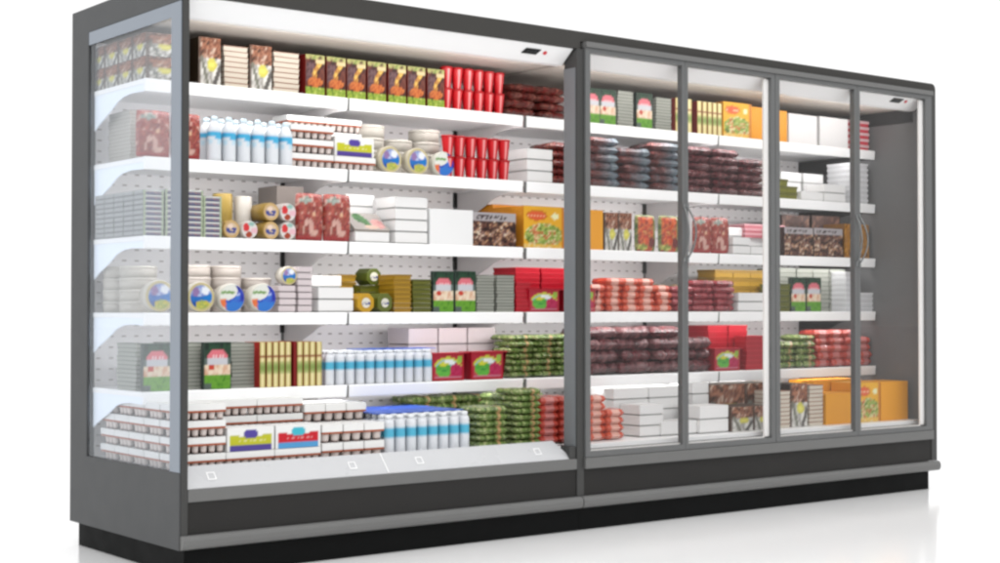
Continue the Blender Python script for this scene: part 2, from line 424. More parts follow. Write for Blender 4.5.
def art_tapas(u, v):
    c = speck(u, v, 5, [(46, 18, 16), (84, 34, 28), (120, 60, 40)], 3)
    if .05 < u < .5 and .35 < v < .8: c = speck(u, v, 5, [(60, 34, 40), (110, 80, 84), (70, 40, 40)], 4)
    sx = .62+.14*math.sin(v*9)
    if .32 < v < .85 and abs(u-sx) < .07+.1*vn(u*3, v*7, 5): c = speck(u, v, 9, [(206, 150, 50), (232, 196, 100), (150, 84, 34), (220, 170, 70)], 5)
    if ell(u, v, .5, .33, .42, .11): c = speck(u, v, 8, [(170, 80, 34), (214, 124, 60), (120, 50, 26)], 6)
    if v < .2: c = speck(u, v, 9, [(90, 120, 30), (170, 190, 80), (120, 150, 40), (216, 214, 130)], 7)
    if v > .88: c = speck(u, v, 8, [(110, 130, 60), (190, 190, 120), (70, 40, 30)], 8)
    if .55 < u and .8 < v < .9: c = (216, 196, 150)
    return c
def art_soup(u, v):
    if v > .84: c = speck(u, v, 7, [(22, 44, 32), (40, 78, 52), (20, 36, 28)], 9)
    elif v > .66: c = (226, 118, 130) if ell(u, v, .5, .66, .38, .2) else (40, 66, 50)
    elif v > .53: c = (206, 206, 212) if .12 < u < .88 else (96, 110, 104)
    elif v > .3: c = speck(u, v, 6, [(232, 206, 172), (240, 224, 200), (214, 160, 130)], 10)
    else: c = speck(u, v, 7, [(70, 130, 30), (110, 166, 50), (92, 150, 44)], 11)
    if ell(u, v, .28, .46, .12, .06): c = (198, 62, 44)
    if v < .14 and u < .3: c = (86, 98, 92)
    if .66 < v < .72 and .25 < u < .75 and int(u*16) % 2: c = (244, 214, 216)
    if u < .05 or u > .96: c = mixc(c, (60, 72, 66), .7)
    return c
def art_pizza(u, v):
    c = (236, 176, 44)
    if ell(u, v, .32, .78, .26, .13): c = (206, 120, 30)
    if ell(u, v, .32, .78, .22, .1): c = (226, 96, 54) if not (abs(v-.78) < .02 and int(u*26) % 2) else (244, 190, 150)
    if ell(u, v, .78, .77, .09, .08): c = (240, 240, 190)
    d = math.hypot((u-.5)/.48, (v-.3)/.3)
    if d < 1: c = speck(u, v, 8, [(84, 110, 40), (186, 196, 96), (120, 150, 60), (232, 224, 170), (196, 92, 50), (150, 170, 80)], 12)
    if v < .1: c = speck(u, v, 6, [(226, 210, 160), (236, 180, 60), (240, 234, 210)], 13)
    if u > .93: c = (206, 130, 40)
    return c
def art_fan(u, v):
    c = mixc((196, 176, 104), (244, 232, 180), math.sin(u*math.pi)**2)  # paler middle is a vertical highlight painted into the carton colour
    if .28 < v < .58: c = mixc(c, (96, 130, 50), .75*(1-abs(v-.43)/.15)**.5)
    if .66 < v < .71: c = (150, 84, 50)
    if u < .12: c = mixc(c, (110, 60, 30), .6)
    return c
def art_basket(u, v):
    if v > .76:
        c = (176, 170, 172)
        if .8 < v < .94 and .08 < u < .8 and hsh(int(u*34), int(v*22), 3) > .5: c = (70, 58, 60)
        return c
    return speck(u, v, 9, [(28, 16, 16), (60, 34, 30), (120, 76, 60), (40, 24, 24), (206, 160, 120), (90, 52, 52), (232, 214, 190)], 14)
def art_basket_side(u, v): return speck(u, v, 8, [(40, 26, 22), (90, 60, 50), (60, 40, 36), (150, 110, 90)], 15)
def art_bluetub(u, v):
    r = math.hypot(u-.5, v-.5)*2
    if r > .88: return (206, 192, 140)
    if ell(u, v, .56, .2, .26, .2): return speck(u, v, 8, [(214, 190, 60), (150, 170, 90), (236, 214, 90)], 16)
    c = speck(u, v, 4, [(120, 140, 206), (190, 200, 232), (90, 120, 200)], 17)
    if u < .36 and v < .56: c = (20, 80, 160)
    if u > .45 and .34 < v < .40+.5*(u-.35): c = (24, 120, 200)
    if u < .6 and .34 < v < .52: c = (36, 110, 190)
    if ell(u, v, .66, .72, .16, .14): c = (240, 244, 252)
    if ell(u, v, .3, .68, .14, .16): c = (150, 120, 170)
    return c
def art_halftub(u, v):
    if u+.25*v > .52 and not ell(u, v, .3, .78, .42, .34) or (v < .42 and u > .24):
        c = speck(u, v, 4, [(30, 40, 150), (50, 70, 190), (60, 120, 206)], 18)
        if v < .35: c = (52, 120, 206)
        if ell(u, v, .7, .62, .12, .05): c = (190, 200, 240)
        return c
    c = (232, 234, 226)
    if .66 < v < .76 and u < .6: c = (120, 160, 90)
    if .15 < v < .45 and u < .24: c = (226, 116, 66)
    return c
def art_goldtub(u, v):
    r = math.hypot(u-.5, v-.5)*2
    if r > .72: return (206, 172, 118)
    if ell(u, v, .42, .66, .16, .14): return (240, 214, 196)
    if .28 < v < .58 and abs(u-.45) < .34 and vn(u*9, v*9, 19) > .3: return (66, 76, 146)
    return (214, 190, 160)
def art_redtub(u, v):
    c = (226, 222, 218)
    if ell(u, v, .28, .62, .2, .24): c = (214, 56, 60)
    if ell(u, v, .62, .82, .2, .12): c = (150, 190, 180)
    if ell(u, v, .45, .22, .2, .18): c = (166, 66, 40)
    if u > .6 and .3 < v < .6: c = (236, 190, 200)
    return c
def art_meatbag(u, v, s=1):
    c = speck(u, v*1.5, 5, [(122, 22, 22), (160, 44, 38), (136, 60, 42), (190, 92, 76), (128, 26, 28)], 20)
    if ell(u, v, .3, .86, .22, .07): c = (150, 160, 150)
    t = vn(u*13, v*11+u*4, 21)
    if t > .8-.14*(.1 < v < .45): c = mixc(c, (230, 200, 186), .75)
    if ell(u, v, .58, .55, .08, .05): c = (224, 176, 140)
    if v < .1: c = (166, 36, 36)
    return c
def art_ham(u, v):
    c = (178, 170, 164)
    if ell(u, v, .36, .68, .16, .3) or ell(u, v, .48, .45, .1, .25): c = speck(u, v, 8, [(50, 104, 50), (90, 140, 80)], 22)
    if ell(u, v, .78, .35, .17, .3): c = speck(u, v, 6, [(206, 130, 130), (232, 176, 170)], 23)
    if ell(u, v, .55, .15, .2, .12): c = (226, 190, 170)
    return c
def art_fruit(u, v):
    if not (.09 < u < .95 and .1 < v < .9): return (176, 22, 44)
    c = (176, 30, 56)
    d = math.hypot((u-.48)/.46, (v-.42)/.46)
    if d < 1: c = (150, 196, 214) if v > .5 else (190, 60, 80)
    if .5 < v and .82 < d < 1: c = (206, 210, 70)
    if ell(u, v, .52, .68, .2, .1): c = (240, 246, 248)
    if ell(u, v, .36, .4, .26, .26): c = speck(u, v, 6, [(46, 140, 60), (110, 190, 70), (70, 160, 60)], 24)
    if ell(u, v, .36, .62, .16, .07): c = (216, 214, 60)
    if ell(u, v, .75, .38, .2, .26): c = speck(u, v, 9, [(170, 20, 70), (200, 50, 100)], 25)
    if u > .78 and v > .64: c = (150, 190, 70)
    if v < .17: c = (200, 120, 140)
    return c
def art_salad(u, v, s=1):
    c = speck(u, v*1.2, 6, [(150, 30, 18), (206, 66, 28), (228, 120, 50), (120, 24, 18), (232, 170, 90)], 26)
    if ell(u, v, .3, .12, .24, .09): c = speck(u, v, 9, [(226, 214, 120), (140, 160, 60), (120, 60, 30)], 27)
    if u > .8 or u < .08 or v > .93: c = speck(u, v, 7, [(90, 110, 40), (170, 160, 90), (60, 90, 30)], 28)
    if ell(u, v, .75, .25, .18, .14): c = (110, 20, 16)
    return c
def art_slim(u, v):
    if u < .14 or u > .9: return (176, 190, 160)
    if v > .7: return (222, 224, 220)
    c = speck(u*2, v, 4, [(206, 130, 84), (150, 124, 130), (106, 110, 140), (120, 124, 150)], 29)
    return c if v > .3 else (92, 96, 124)
def art_yog(c1, c2, dome):
    def f(u, v):
        c = (246, 246, 244)
        wv = .62-.22*abs(math.sin((u-.5)*math.pi))**.7*-1*.3
        top = .56+.14*abs(math.sin((u-.5)*2.6))
        if .04 < u < .96:
            if v < .26: c = c2
            elif v < top: c = c1
            if .36 < v < .44 and .18 < u < .82 and hsh(int(u*60), 0, 4) > .35: c = mixc(c, (250, 246, 240), .6)
        if ell(u, v, .5, .72, .16, .2): c = dome
        return c
    return f
def art_golden(u, v): return speck(u, v*2, 5, [(110, 66, 20), (176, 120, 40), (206, 150, 70), (90, 50, 20)], 30)
# bag colourings
def a_maroon(u, v, s): return speck(u, v, 5, [(70, 28, 32), (112, 40, 46), (90, 50, 54), (140, 92, 92), (84, 30, 36)], 31)
def a_darkred(u, v, s): return speck(u, v, 5, [(76, 26, 24), (130, 44, 40), (100, 56, 50), (158, 96, 84), (84, 30, 28)], 32)
def a_bluegrey(u, v, s): return mixc(speck(u, v, 4, [(84, 44, 44), (120, 64, 60), (96, 90, 96)], 33), speck(u, v, 5, [(86, 92, 104), (130, 146, 154), (74, 78, 90)], 34), (u-.25)*2)
def a_green(u, v, s):
    c = speck(u, v, 8, [(64, 86, 40), (130, 156, 80), (96, 124, 60), (182, 192, 130), (84, 112, 52), (214, 212, 160)], 35)
    return (206, 166, 120) if .62 < u < .74 else c
def a_saus(u, v, s):
    c = speck(u, v, 3, [(206, 62, 32), (222, 92, 52), (190, 50, 34)], 36)
    if .25 < u < .72 and v < .2: c = mixc(c, (246, 222, 214), .7)  # white film glare painted into the pack colour
    return c
def a_saus2(u, v, s): return mixc(a_saus(u, v, s), (170, 60, 70), .45)
def a_salami(u, v, s): return speck(u, v, 5, [(120, 24, 36), (150, 40, 50), (176, 80, 86), (110, 20, 30)], 37)
# ================================================================== PRODUCTS
def dup(o, parent=None):
    c = o.copy(); COL.objects.link(c)
    for k in ('label', 'category', 'group'):
        if k in c and parent is None: del c[k]
    if parent: c.parent = parent
    for ch in list(o.children): dup(ch, c)
    return c
def hpx(h, px, Y, z): return h/sc(wx(px, Y, z), Y)
R = random.Random(11)
# ---- makers: each returns one object, base centre at the origin, front toward -Y
def mk_carton(name, w, h, d, front, side=(120, 90, 70), left=None, top=None, nu=16, nv=22):
    mb = MB(); mb.box(-w/2, w/2, -d/2, d/2, 0, h, side, skip='f'+('l' if callable(left) else ''), top=top or side, left=left if left and not callable(left) else side)
    mb.panel((-w/2, -d/2, 0), (w, 0, 0), (0, 0, h), front, nu, nv)
    if callable(left): mb.panel((-w/2, d/2, 0), (0, -d, 0), (0, 0, h), left, nu, nv)
    return obj(name, mb, M['card'])
def mk_plain(name, w, h, d, col, mat='card', bev=.002, lid=0, lidc=None):
    mb = MB(); mb.box(-w/2, w/2, -d/2, d/2, 0, h-(lid or 0), col); o = obj(name, mb, M[mat], None, bev)
    if lid:
        mb = MB(); mb.box(-w/2-.003, w/2+.003, -d/2-.003, d/2+.003, h-lid+.0003, h, lidc or col); obj('lid', mb, M[mat], o, min(bev, lid*.4))
    return o
def mk_wbox(w, h, d, name='white_box', col=(244, 243, 242)):       # box on an inset foot toned darker as a shadow line, rounded edges
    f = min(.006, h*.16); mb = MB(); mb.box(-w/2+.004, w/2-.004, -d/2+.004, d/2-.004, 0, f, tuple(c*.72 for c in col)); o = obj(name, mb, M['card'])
    mb = MB(); mb.box(-w/2, w/2, -d/2, d/2, f+.0002, h-.0006, col); obj('lid', mb, M['card'], o, .003); return o
def mk_tray(w, h, d, body, rim, name='food_tray'):      # tapered tray with a flange
    mb = MB(); k = .045; zz = h-.003
    lo = [(-w/2*(1-k), -d/2*(1-k), 0), (w/2*(1-k), -d/2*(1-k), 0), (w/2*(1-k), d/2*(1-k), 0), (-w/2*(1-k), d/2*(1-k), 0)]
    hi = [(x/(1-k)*.985, y/(1-k)*.985, zz) for x, y, z in lo]
    for i in range(4):
        j = (i+1) % 4; mb.quad([lo[i], lo[j], hi[j], hi[i]], lin(body))
    mb.quad(lo[::-1], lin(body))
    o = obj(name, mb, M['plast']); mb = MB(); mb.box(-w/2, w/2, -d/2, d/2, zz, h, rim); obj('sealed_rim', mb, M['plast'], o); return o
def mk_fruit_tray(w, h, d, face=art_fruit):
    mb = MB(); t = .16*w; z1 = h
    F0 = [(-w/2+t*.3, -d/2+.012, 0), (w/2-t*.3, -d/2+.012, 0), (w/2, -d/2, h), (-w/2, -d/2, h)]
    B0 = [(-w/2+t*.3, d/2-.012, 0), (w/2-t*.3, d/2-.012, 0), (w/2, d/2, h), (-w/2, d/2, h)]
    c = lin((170, 20, 40))
    o_, ux, vx = Vector(F0[0]), Vector(F0[1])-Vector(F0[0]), Vector(F0[3])-Vector(F0[0])
    mb.panel(o_, ux, vx+Vector((t*.3, 0, 0))*0, face, 22, 16)
    mb.quad([F0[1], B0[1], B0[2], F0[2]], c); mb.quad([B0[0], F0[0], F0[3], B0[3]], c); mb.quad([B0[1], B0[0], B0[3], B0[2]], c)
    mb.quad([B0[0], B0[1], F0[1], F0[0]], c); mb.quad([F0[3], F0[2], B0[2], B0[3]], c)
    o = obj('fruit_tray', mb, M['plast']); mb = MB(); mb.box(-w/2-.004, w/2+.004, -d/2-.004, d/2+.004, h, h+.004, (190, 30, 50)); obj('rim', mb, M['plast'], o, .001); return o
def mk_bottle(r, h):
    def cf(a, z):
        t = z/h
        if .52+.04*math.sin(a*12.56+1) < t < .66: return (72, 176, 220)
        if t < .5 and .42 < t+.06*math.sin(a*25): return (196, 226, 240)
        return (228, 232, 237)
    pr = [(r*.86, 0), (r, h*.02)]+[(r*(1 if k not in (6, 7) else .985), h*(.02+.66*k/12)) for k in range(1, 13)]+[(r*.96, h*.72), (r*.84, h*.78), (r*.66, h*.84), (r*.5, h*.885), (r*.42, h*.9)]
    mb = MB(); mb.lathe(pr, 18, cf); o = obj('bottle', mb, M['plast'])
    mb = MB(); mb.lathe([(r*.47, h*.9005), (r*.5, h*.905), (r*.48, h*.97), (r*.34, h)], 14, col=(216, 234, 244)); obj('cap', mb, M['plast'], o)
    return o
def mk_small_bottle(r, h):
    def cf(a, z):
        t = z/h
        if .47 < t < .68+.03*math.sin(a*12.56): return (86, 184, 216)
        return (230, 233, 238)
    pr = [(r*.9, 0), (r, h*.02)]+[(r, h*(.02+.78*k/10)) for k in range(1, 11)]+[(r*.88, h*.86), (r*.62, h*.9)]
    mb = MB(); mb.lathe(pr, 14, cf); o = obj('small_bottle', mb, M['plast'])
    mb = MB(); mb.lathe([(r*.7, h*.9005), (r*.7, h*.985), (r*.55, h)], 12, col=(244, 247, 250)); obj('cap', mb, M['plast'], o)
    return o
def mk_yog(w, h, d, nc, art=None, cupc=(226, 214, 208)):
    sl = .52*h
    if art:
        mb = MB(); mb.box(-w/2, w/2, -d/2, d/2, .0, h, (244, 244, 242), skip='f'); mb.panel((-w/2, -d/2, 0), (w, 0, 0), (0, 0, h), art, 30, 14)
        return obj('yoghurt_multipack', mb, M['card'])
    root = empty('yoghurt_multipack', (0, 0, 0)); z0 = h-sl
    mb = MB(); mb.box(-w/2, w/2, -d/2, d/2, z0+.0065, h, (246, 246, 244)); obj('card_sleeve', mb, M['card'], root, .0015)
    mb = MB(); mb.box(-w/2+.001, w/2-.001, -d/2-.001, d/2-.002, z0, z0+.0062, (176, 92, 60)); obj('foil_rim', mb, M['card'], root)
    p = w/nc; r = p*.44; me = None
    mb = MB(); mb.box(-w/2+p*.9, w/2-p*.9, -d/2+p*1.1, d/2-p*1.1, 0, z0-.0003, (90, 60, 56)); obj('gap_shade_core', mb, M['card'], root)  # brown core added behind the cups, its dark tone standing for gap shade
    pos = [(-w/2+p*(i+.5), -d/2+p*.5) for i in range(nc)]+[(-w/2+p*.5, -d/2+p*(j+.5)) for j in range(1, int(d/p))]
    for x, y in pos:
        if me is None:
            mb = MB(); zc = z0-.0003; mb.lathe([(r*.72, 0), (r*.8, zc*.3), (r*.9, zc*.8), (r, zc)], 10, lambda a, z: (104, 70, 62) if z < zc*.25 else cupc); o = obj('cup', mb, M['plast'], root); me = o.data
        else: o = bpy.data.objects.new('cup', me); COL.objects.link(o); o.parent = root
        o.location = (x, y, 0)
    return root
def mk_round(name, r, dep, face, side):                     # round tub standing on its edge
    mb = MB(); mb.lathe([(r*.93, .001), (r, .006), (r, dep*.3), (r*.9, dep)], 28, col=side, axis='y', cy=-dep/2, cz=r)
    o = obj(name, mb, M['plast']); mb = MB(); mb.disc(0, -dep/2-.0005, r, r*.93, face); mb2 = mb; obj('face_label', mb2, M['card'], o); return o
def mk_tub(r, h, col=(214, 208, 196), name='round_tub'):
    mb = MB(); mb.lathe([(r*.965, 0), (r*.985, h*.7), (r*.985, h*.74)], 26, col=col); o = obj(name, mb, M['plast'])
    mb = MB(); mb.lathe([(r, h*.745), (r, h*.97), (r*.97, h)], 26, col=tuple(min(255, c+4) for c in col)); obj('lid', mb, M['plast'], o); return o
def mk_can(r, h, col):
    mb = MB(); mb.lathe([(r*.96, 0), (r, .003), (r, h-.003), (r*.96, h)], 24, col=col); return obj('can', mb, M['plast'])
def mk_pot(r, h):
    def cf(a, z): return (206, 18, 30) if not (.70 < a < .745) else (250, 170, 170)  # narrow pale stripe is a gloss highlight painted into the red
    mb = MB(); mb.lathe([(r*.62, 0), (r*.66, .004), (r*.95, h*.9), (r*.95, h*.905)], 18, cf); o = obj('tapered_pot', mb, M['plast'])
    mb = MB(); mb.lathe([(r, h*.906), (r, h*.98), (r*.95, h)], 18, col=(190, 16, 26)); obj('lid', mb, M['plast'], o); return o
def mk_bag(name, w, d, h, art, seed, crump=.22, nu=20, nv=14):
    mb = MB(); mb.pillow(w, d, h*1.12, art, nu, nv, seed, crump, pw=9); return obj(name, mb, M['film'])
def mk_upbag(w, h, t, art, seed=3, name='meat_bag'):
    mb = MB(); mb.pillow(w, h, t, art, 18, 24, seed, .3, True, pw=4); return obj(name, mb, M['film'])
def mk_oct(w, h, d, col, lab=True):                          # chamfered square tub lying on its side, label facing out
    mb = MB(); k = .28*w; pts = [(-w/2+k, 0), (w/2-k, 0), (w/2, k), (w/2, h-k), (w/2-k, h), (-w/2+k, h), (-w/2, h-k), (-w/2, k)]
    c = lin(col); i = 0
    mb.v = [(x, -d/2, z) for x, z in pts]+[(x, d/2, z) for x, z in pts]
    mb.f.append(tuple(range(8))); mb.c.append([c]*8); mb.sm.append(False); mb.f.append(tuple(range(8, 16))[::-1]); mb.c.append([c]*8); mb.sm.append(False)
    for q in range(8): mb.f.append((q, q+8, (q+1) % 8+8, (q+1) % 8)[::1]); mb.c.append([c]*4); mb.sm.append(False)
    o = obj('square_tub', mb, M['plast'], None, .002)
    mb = MB(); mb.disc(0, -d/2-.001, h/2, w*.27, lambda u, v: (70, 80, 140) if (abs(v-.45) < .14 and vn(u*8, v*8, 40) > .45) else (226, 222, 206), 6, 20); obj('round_label', mb, M['card'], o); return o
# ---- placing
def setp(o, X, Y, z, rz=0, rx=0):
    o.location = (X, Y, z); o.rotation_euler = (rx, 0, rz)
def row(make, px0, px1, lev, n, labf, cat, group=None, Y=.36, z=None, fill=.97, jit=.02, Yx=None):
    """n things side by side between two picture columns; make(width) builds the first"""
    z = ZS[lev]+.001 if z is None else z
    Yx = Yx or (Y if Y < .4 or Y > .55 else .355)
    X0, X1 = wx(px0, Yx, z), wx(px1, Yx, z); p = (X1-X0)/n; o = None
    for i in range(n):
        first = o is None
        if first: proto = o = make(p*fill); q = o
        else: q = dup(proto)
        dy = q.get('_d', 0)
        setp(q, X0+p*(i+.5), Y+DEP.get(proto.name, 0), z, R.uniform(-jit, jit)); tag(q, labf(i), cat, group)
    return X0, X1, p
DEP = {}
def grid(make, px0, px1, lev, ncol, nlay, hp, desc, where, cat, group, Y=.36, d=.16, fill=.96, jit=.03, counts=None, z=None, rows=1, dx=0, shift=.0, hm=None, rowwords=('front', 'middle', 'rear')):
    """stacks: make(w,h,d,seed) builds a layer item"""
    z0 = ZS[lev]+.001 if z is None else z
    X0, X1 = wx(px0, Y, z0), wx(px1, Y, z0); p = (X1-X0)/ncol
    if 'bag' in desc or 'pack' in desc and cat in ('meat pack', 'sausage pack', 'salami pack'): jit = max(jit, .17)
    H_ = hm or hp/sc((X0+X1)/2, Y); h = H_/nlay; protos = [make(p*fill, h, d*.98, k) for k in range((5 if jit > .1 else 2) if nlay*ncol > 5 else 1)]; used = set()
    for rr in range(rows):
        for c in range(ncol):
            L = counts[c] if counts else nlay
            for k in range(L):
                pi = (c*3+k+rr) % len(protos); q = protos[pi] if pi not in used else dup(protos[pi]); used.add(pi)
                setp(q, X0+p*(c+.5)+shift*k+R.uniform(-1, 1)*jit*.03, Y+d/2+rr*d+R.uniform(-1, 1)*jit*.04, z0+h*k, R.uniform(-jit, jit))
                s = desc+', '+('layer %s' % ORD[k+1] if False else ORD[k+1]+' layer up' if L > 1 else 'single layer')
                if L == 1: s = desc
                if ncol > 1: s += ', '+ORD[c+1]+' column'
                if rows > 1: s += ', '+rowwords[rr]+' row'
                tag(q, s+', '+where, cat, group)
    return X0, X1, p
def one(q, px, lev, Y, label, cat, group=None, z=None, rz=0, rx=0):
    z = ZS[lev]+.001 if z is None else z
    yf = min(v.co.y for v in q.data.vertices) if (q.data and not rx) else -.03
    setp(q, wx(px, Y+yf, z), Y, z, rz, rx); tag(q, label, cat, group); return q
S = ['', 'top shelf', 'second shelf', 'third shelf', 'fourth shelf', 'fifth shelf', 'base deck']
def hw(wp, px, lev, Y=.36): return wx(px+wp/2, Y, ZS[lev])-wx(px-wp/2, Y, ZS[lev])
def hm(hp, px, lev, Y=.36): return hp/sc(wx(px, Y, ZS[lev]), Y)
g_tray = lambda w, h, d, k: mk_tray(w, h, d, (168, 170, 160), (112, 114, 106))
g_beige = lambda w, h, d, k: mk_tray(w, h, d, (222, 212, 196), (150, 104, 84))
g_soft = lambda w, h, d, k: mk_tray(w, h, d, (206, 202, 194), (178, 172, 164))
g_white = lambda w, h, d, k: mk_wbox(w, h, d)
g_pale = lambda w, h, d, k: mk_wbox(w, h, d, 'pale_box', (220, 208, 210))
BAGS = {}
def bagf(name, art, cr=.22): return lambda w, h, d, k: mk_bag(name, w, d, h*1.04, (lambda u, v, q: art(u*.8+k*.37 if art not in (a_bluegrey, a_green, a_saus, a_saus2) else u, v+k*1.3 if art not in (a_saus, a_saus2) else v, q)), 50+k*7+int(w*999), cr+.14)
# -------------------------------------------------- TOP SHELF
h = hm(47, 210, 1)
for px, hh, wt in ((209.5, 48, 'left of the first beige tray stack'), (260.5, 45, 'between the two beige tray stacks')):
    one(mk_carton('meat_carton', hw(22, px, 1), hm(hh, px, 1), .16, art_meat, (58, 44, 30), (52, 40, 26)), px, 1, .44, 'tall raw meat picture carton, top shelf, '+wt, 'carton', 'meat cartons on the top shelf')
cw = .11
for j in range(4):
    for k in range(2):
        q = mk_carton('meat_carton', .13, hm(24, 150, 1)*.98, .118, art_meat, (84, 62, 50), art_meat, nu=12, nv=12) if j+k == 0 else dup(mcp)
        if j+k == 0: mcp = q
        setp(q, .105, .42+.122*j, ZS[1]+.001+k*hm(24, 150, 1), 0)
        tag(q, 'small meat carton, yellow badge, %s tier, %s behind side glass, top shelf' % (('lower', 'upper')[k], ORD[j+1]), 'carton', 'small meat cartons behind the side glass')
grid(g_beige, 224, 249, 1, 1, 8, 42, 'beige tray with brown rim', 'left stack, top shelf', 'tray', 'beige trays on the top shelf', d=.18)
grid(g_beige, 273.5, 300, 1, 1, 8, 41, 'beige tray with brown rim', 'right stack, top shelf', 'tray', 'beige trays on the top shelf', d=.18)
row(lambda w: mk_carton('snack_carton', w, hm(40, 370, 1), .15, art_tapas, (52, 18, 16), (120, 24, 22), (96, 90, 40)), 304, 445, 1, 7, lambda i: 'maroon snack carton with green border, %s from left in the top shelf row' % ORD[i+1], 'carton', 'snack cartons in a row', Y=.43, fill=.9)
grid(lambda w, h, d, k: mk_pot(w*.5, h*.985), 445, 508, 1, 6, 2, 43, 'glossy red tapered pot', 'top shelf', 'pot', 'red pots on the top shelf', Y=.35, d=.062, rows=1)
grid(bagf('meat_pack', a_darkred), 509, 568, 1, 2, 4, 33, 'dark red vacuum meat pack', 'top shelf', 'meat pack', 'meat packs by the divider', d=.22)
# right of the divider
for px, wt in ((592, 'nearest the divider post'), (608, 'second from the divider post'), (644.5, 'between two grey tray stacks')):
    one(mk_carton('salad_carton', hw(16, px, 1), hm(36, px, 1), .02, art_soup, (60, 72, 66)), px, 1, .375, 'upright green and pink topped food pack, top shelf, '+wt, 'food pack', 'green food packs behind glass, top shelf')
grid(g_tray, 618, 634, 1, 1, 11, 36, 'grey food tray', 'left stack, top shelf', 'tray', 'grey trays on the top shelf', d=.16)
grid(g_tray, 656, 672, 1, 1, 11, 33, 'grey food tray', 'right stack, top shelf', 'tray', 'grey trays on the top shelf', d=.16)
row(lambda w: mk_carton('slim_carton', w, hm(34, 690, 1), .13, art_fan, (130, 40, 30), (140, 36, 28), nu=6), 675, 692, 1, 3, lambda i: 'slim cream and green carton, %s from left, before the dark gap, top shelf' % ORD[i+1], 'carton', 'slim cartons on the top shelf', Y=.42, fill=.86)
row(lambda w: mk_carton('slim_carton', w, hm(33, 710, 1), .13, art_fan, (130, 40, 30), (140, 36, 28), nu=6), 697, 722, 1, 5, lambda i: 'slim cream and green carton, %s from left, beside yellow box, top shelf' % ORD[i+1], 'carton', 'slim cartons on the top shelf', Y=.42, fill=.86)
one(mk_carton('vegetable_box', hw(28, 738, 1), hm(35, 738, 1), .2, art_pizza, (226, 150, 30)), 737.5, 1, .45, 'yellow box with red oval and vegetable picture, top shelf', 'box')
one(mk_plain('orange_box', hw(17, 760, 1), hm(33, 760, 1), .2, (236, 160, 34)), 760, 1, .46, 'plain orange box left of the double door frame, top shelf', 'box', 'plain orange boxes')
one(mk_plain('orange_box', hw(13, 780, 1), hm(32, 780, 1), .2, (236, 160, 34)), 780.5, 1, .46, 'plain orange box right of the double door frame, top shelf', 'box', 'plain orange boxes')
for px, wt in ((803, 'left'), (834, 'right')):
    one(mk_plain('white_box', hw(28, px, 1), hm(30, px, 1), .18, (238, 236, 236), 'card', .005), px, 1, .45, 'large plain white box, %s of two on the top shelf' % wt, 'box', 'large white boxes on the top shelf')
grid(lambda w, h, d, k: mk_plain('pink_tray', w, h*.96, d, (216, 60, 76), 'plast', .002, h*.45, (232, 190, 194)), 850, 869, 1, 1, 5, 30, 'pink lidded tray by the right end wall', 'top shelf', 'tray', 'pink trays by the end wall', d=.16)
# -------------------------------------------------- SECOND SHELF
grid(g_soft, 130, 150, 2, 1, 14, 52, 'pale grey beige tray', 'behind side glass, second shelf', 'tray', 'pale trays behind the side glass', Y=.56, d=.2)
one(mk_upbag(hw(34, 155, 2), hm(48, 155, 2), .05, art_meatbag), 155.5, 2, .385, 'red upright bag of meat behind the side glass, second shelf', 'meat bag', 'red meat bags')
one(mk_upbag(hw(30, 188, 2), hm(47, 188, 2), .05, art_meatbag), 188, 2, .385, 'red upright bag of meat behind the corner post, second shelf', 'meat bag', 'red meat bags')
for rr, (yy, wd) in enumerate(((.372, 'front'), (.434, 'rear'))):
    row(lambda w: mk_bottle(w*.5, hm(45, 250, 2)), 206.5-rr*.0, 292.5, 2, 6, lambda i: 'white bottle with blue band, %s from left, %s row, second shelf' % (ORD[i+1], wd), 'bottle', 'white bottles on the second shelf', Y=yy, fill=.86, Yx=.372)
yh = hm(14.2, 330, 2)
def ystack(px0, px1, lev, n, L, where, Y, nc=6, z=None, hh=None, start=0, d=.12):
    hh = hh or yh
    grid(lambda w, h, d, k: mk_yog(w, h*.97, d, nc), px0, px1, lev, n, L, 0, 'white yoghurt multipack', where, 'yoghurt pack', 'white yoghurt multipacks', Y=Y, d=d, jit=.006, z=z, hm=hh*L, fill=.985)
ystack(291, 334, 2, 1, 3, 'front left pile, second shelf', .355)
ystack(334.5, 376, 2, 1, 1, 'under the yellow pack, second shelf', .355)
ystack(287, 362, 2, 2, 4, 'back pile, second shelf', .50)
one(mk_yog(hw(39, 355, 2), hm(19, 355, 2), .09, 6, art_yog((200, 200, 40), (84, 66, 150), (84, 66, 160))), 354.5, 2, .41, 'yoghurt pack with yellow and purple print, second shelf', 'yoghurt pack', z=ZS[2]+.002+yh)
one(mk_round('round_tub', hm(13.6, 391, 2), .05, art_bluetub, (206, 198, 176)), 390.5, 2, .385, 'round tub with blue and yellow lid, left one, second shelf', 'tub', 'round tubs standing on edge, second shelf')
one(mk_round('round_tub', hm(13.6, 418, 2), .05, art_bluetub, (206, 198, 176)), 418, 2, .385, 'round tub with blue and yellow lid, right one, second shelf', 'tub', 'round tubs standing on edge, second shelf')
one(mk_round('round_tub', hm(12.6, 444, 2), .05, art_halftub, (220, 218, 206)), 444, 2, .385, 'round tub with white, green and deep blue lid, second shelf', 'tub', 'round tubs standing on edge, second shelf')
def tubs(px0, px1, lev, n, L, hp, where, Y, rows=1, counts=None, col=(208, 202, 192)):
    d = (wx(px1, Y, ZS[lev])-wx(px0, Y, ZS[lev]))/n
    grid(lambda w, h, dd, k: mk_tub(w*.5, h*.98, col), px0, px1, lev, n, L, hp, 'pale round tub lying flat', where, 'tub', 'stacked pale round tubs', Y=Y, d=d, rows=rows, counts=counts, jit=.01)
tubs(363, 447, 2, 3, 4, 50, 'behind blue tubs, second shelf', .47, counts=[4, 3, 4])
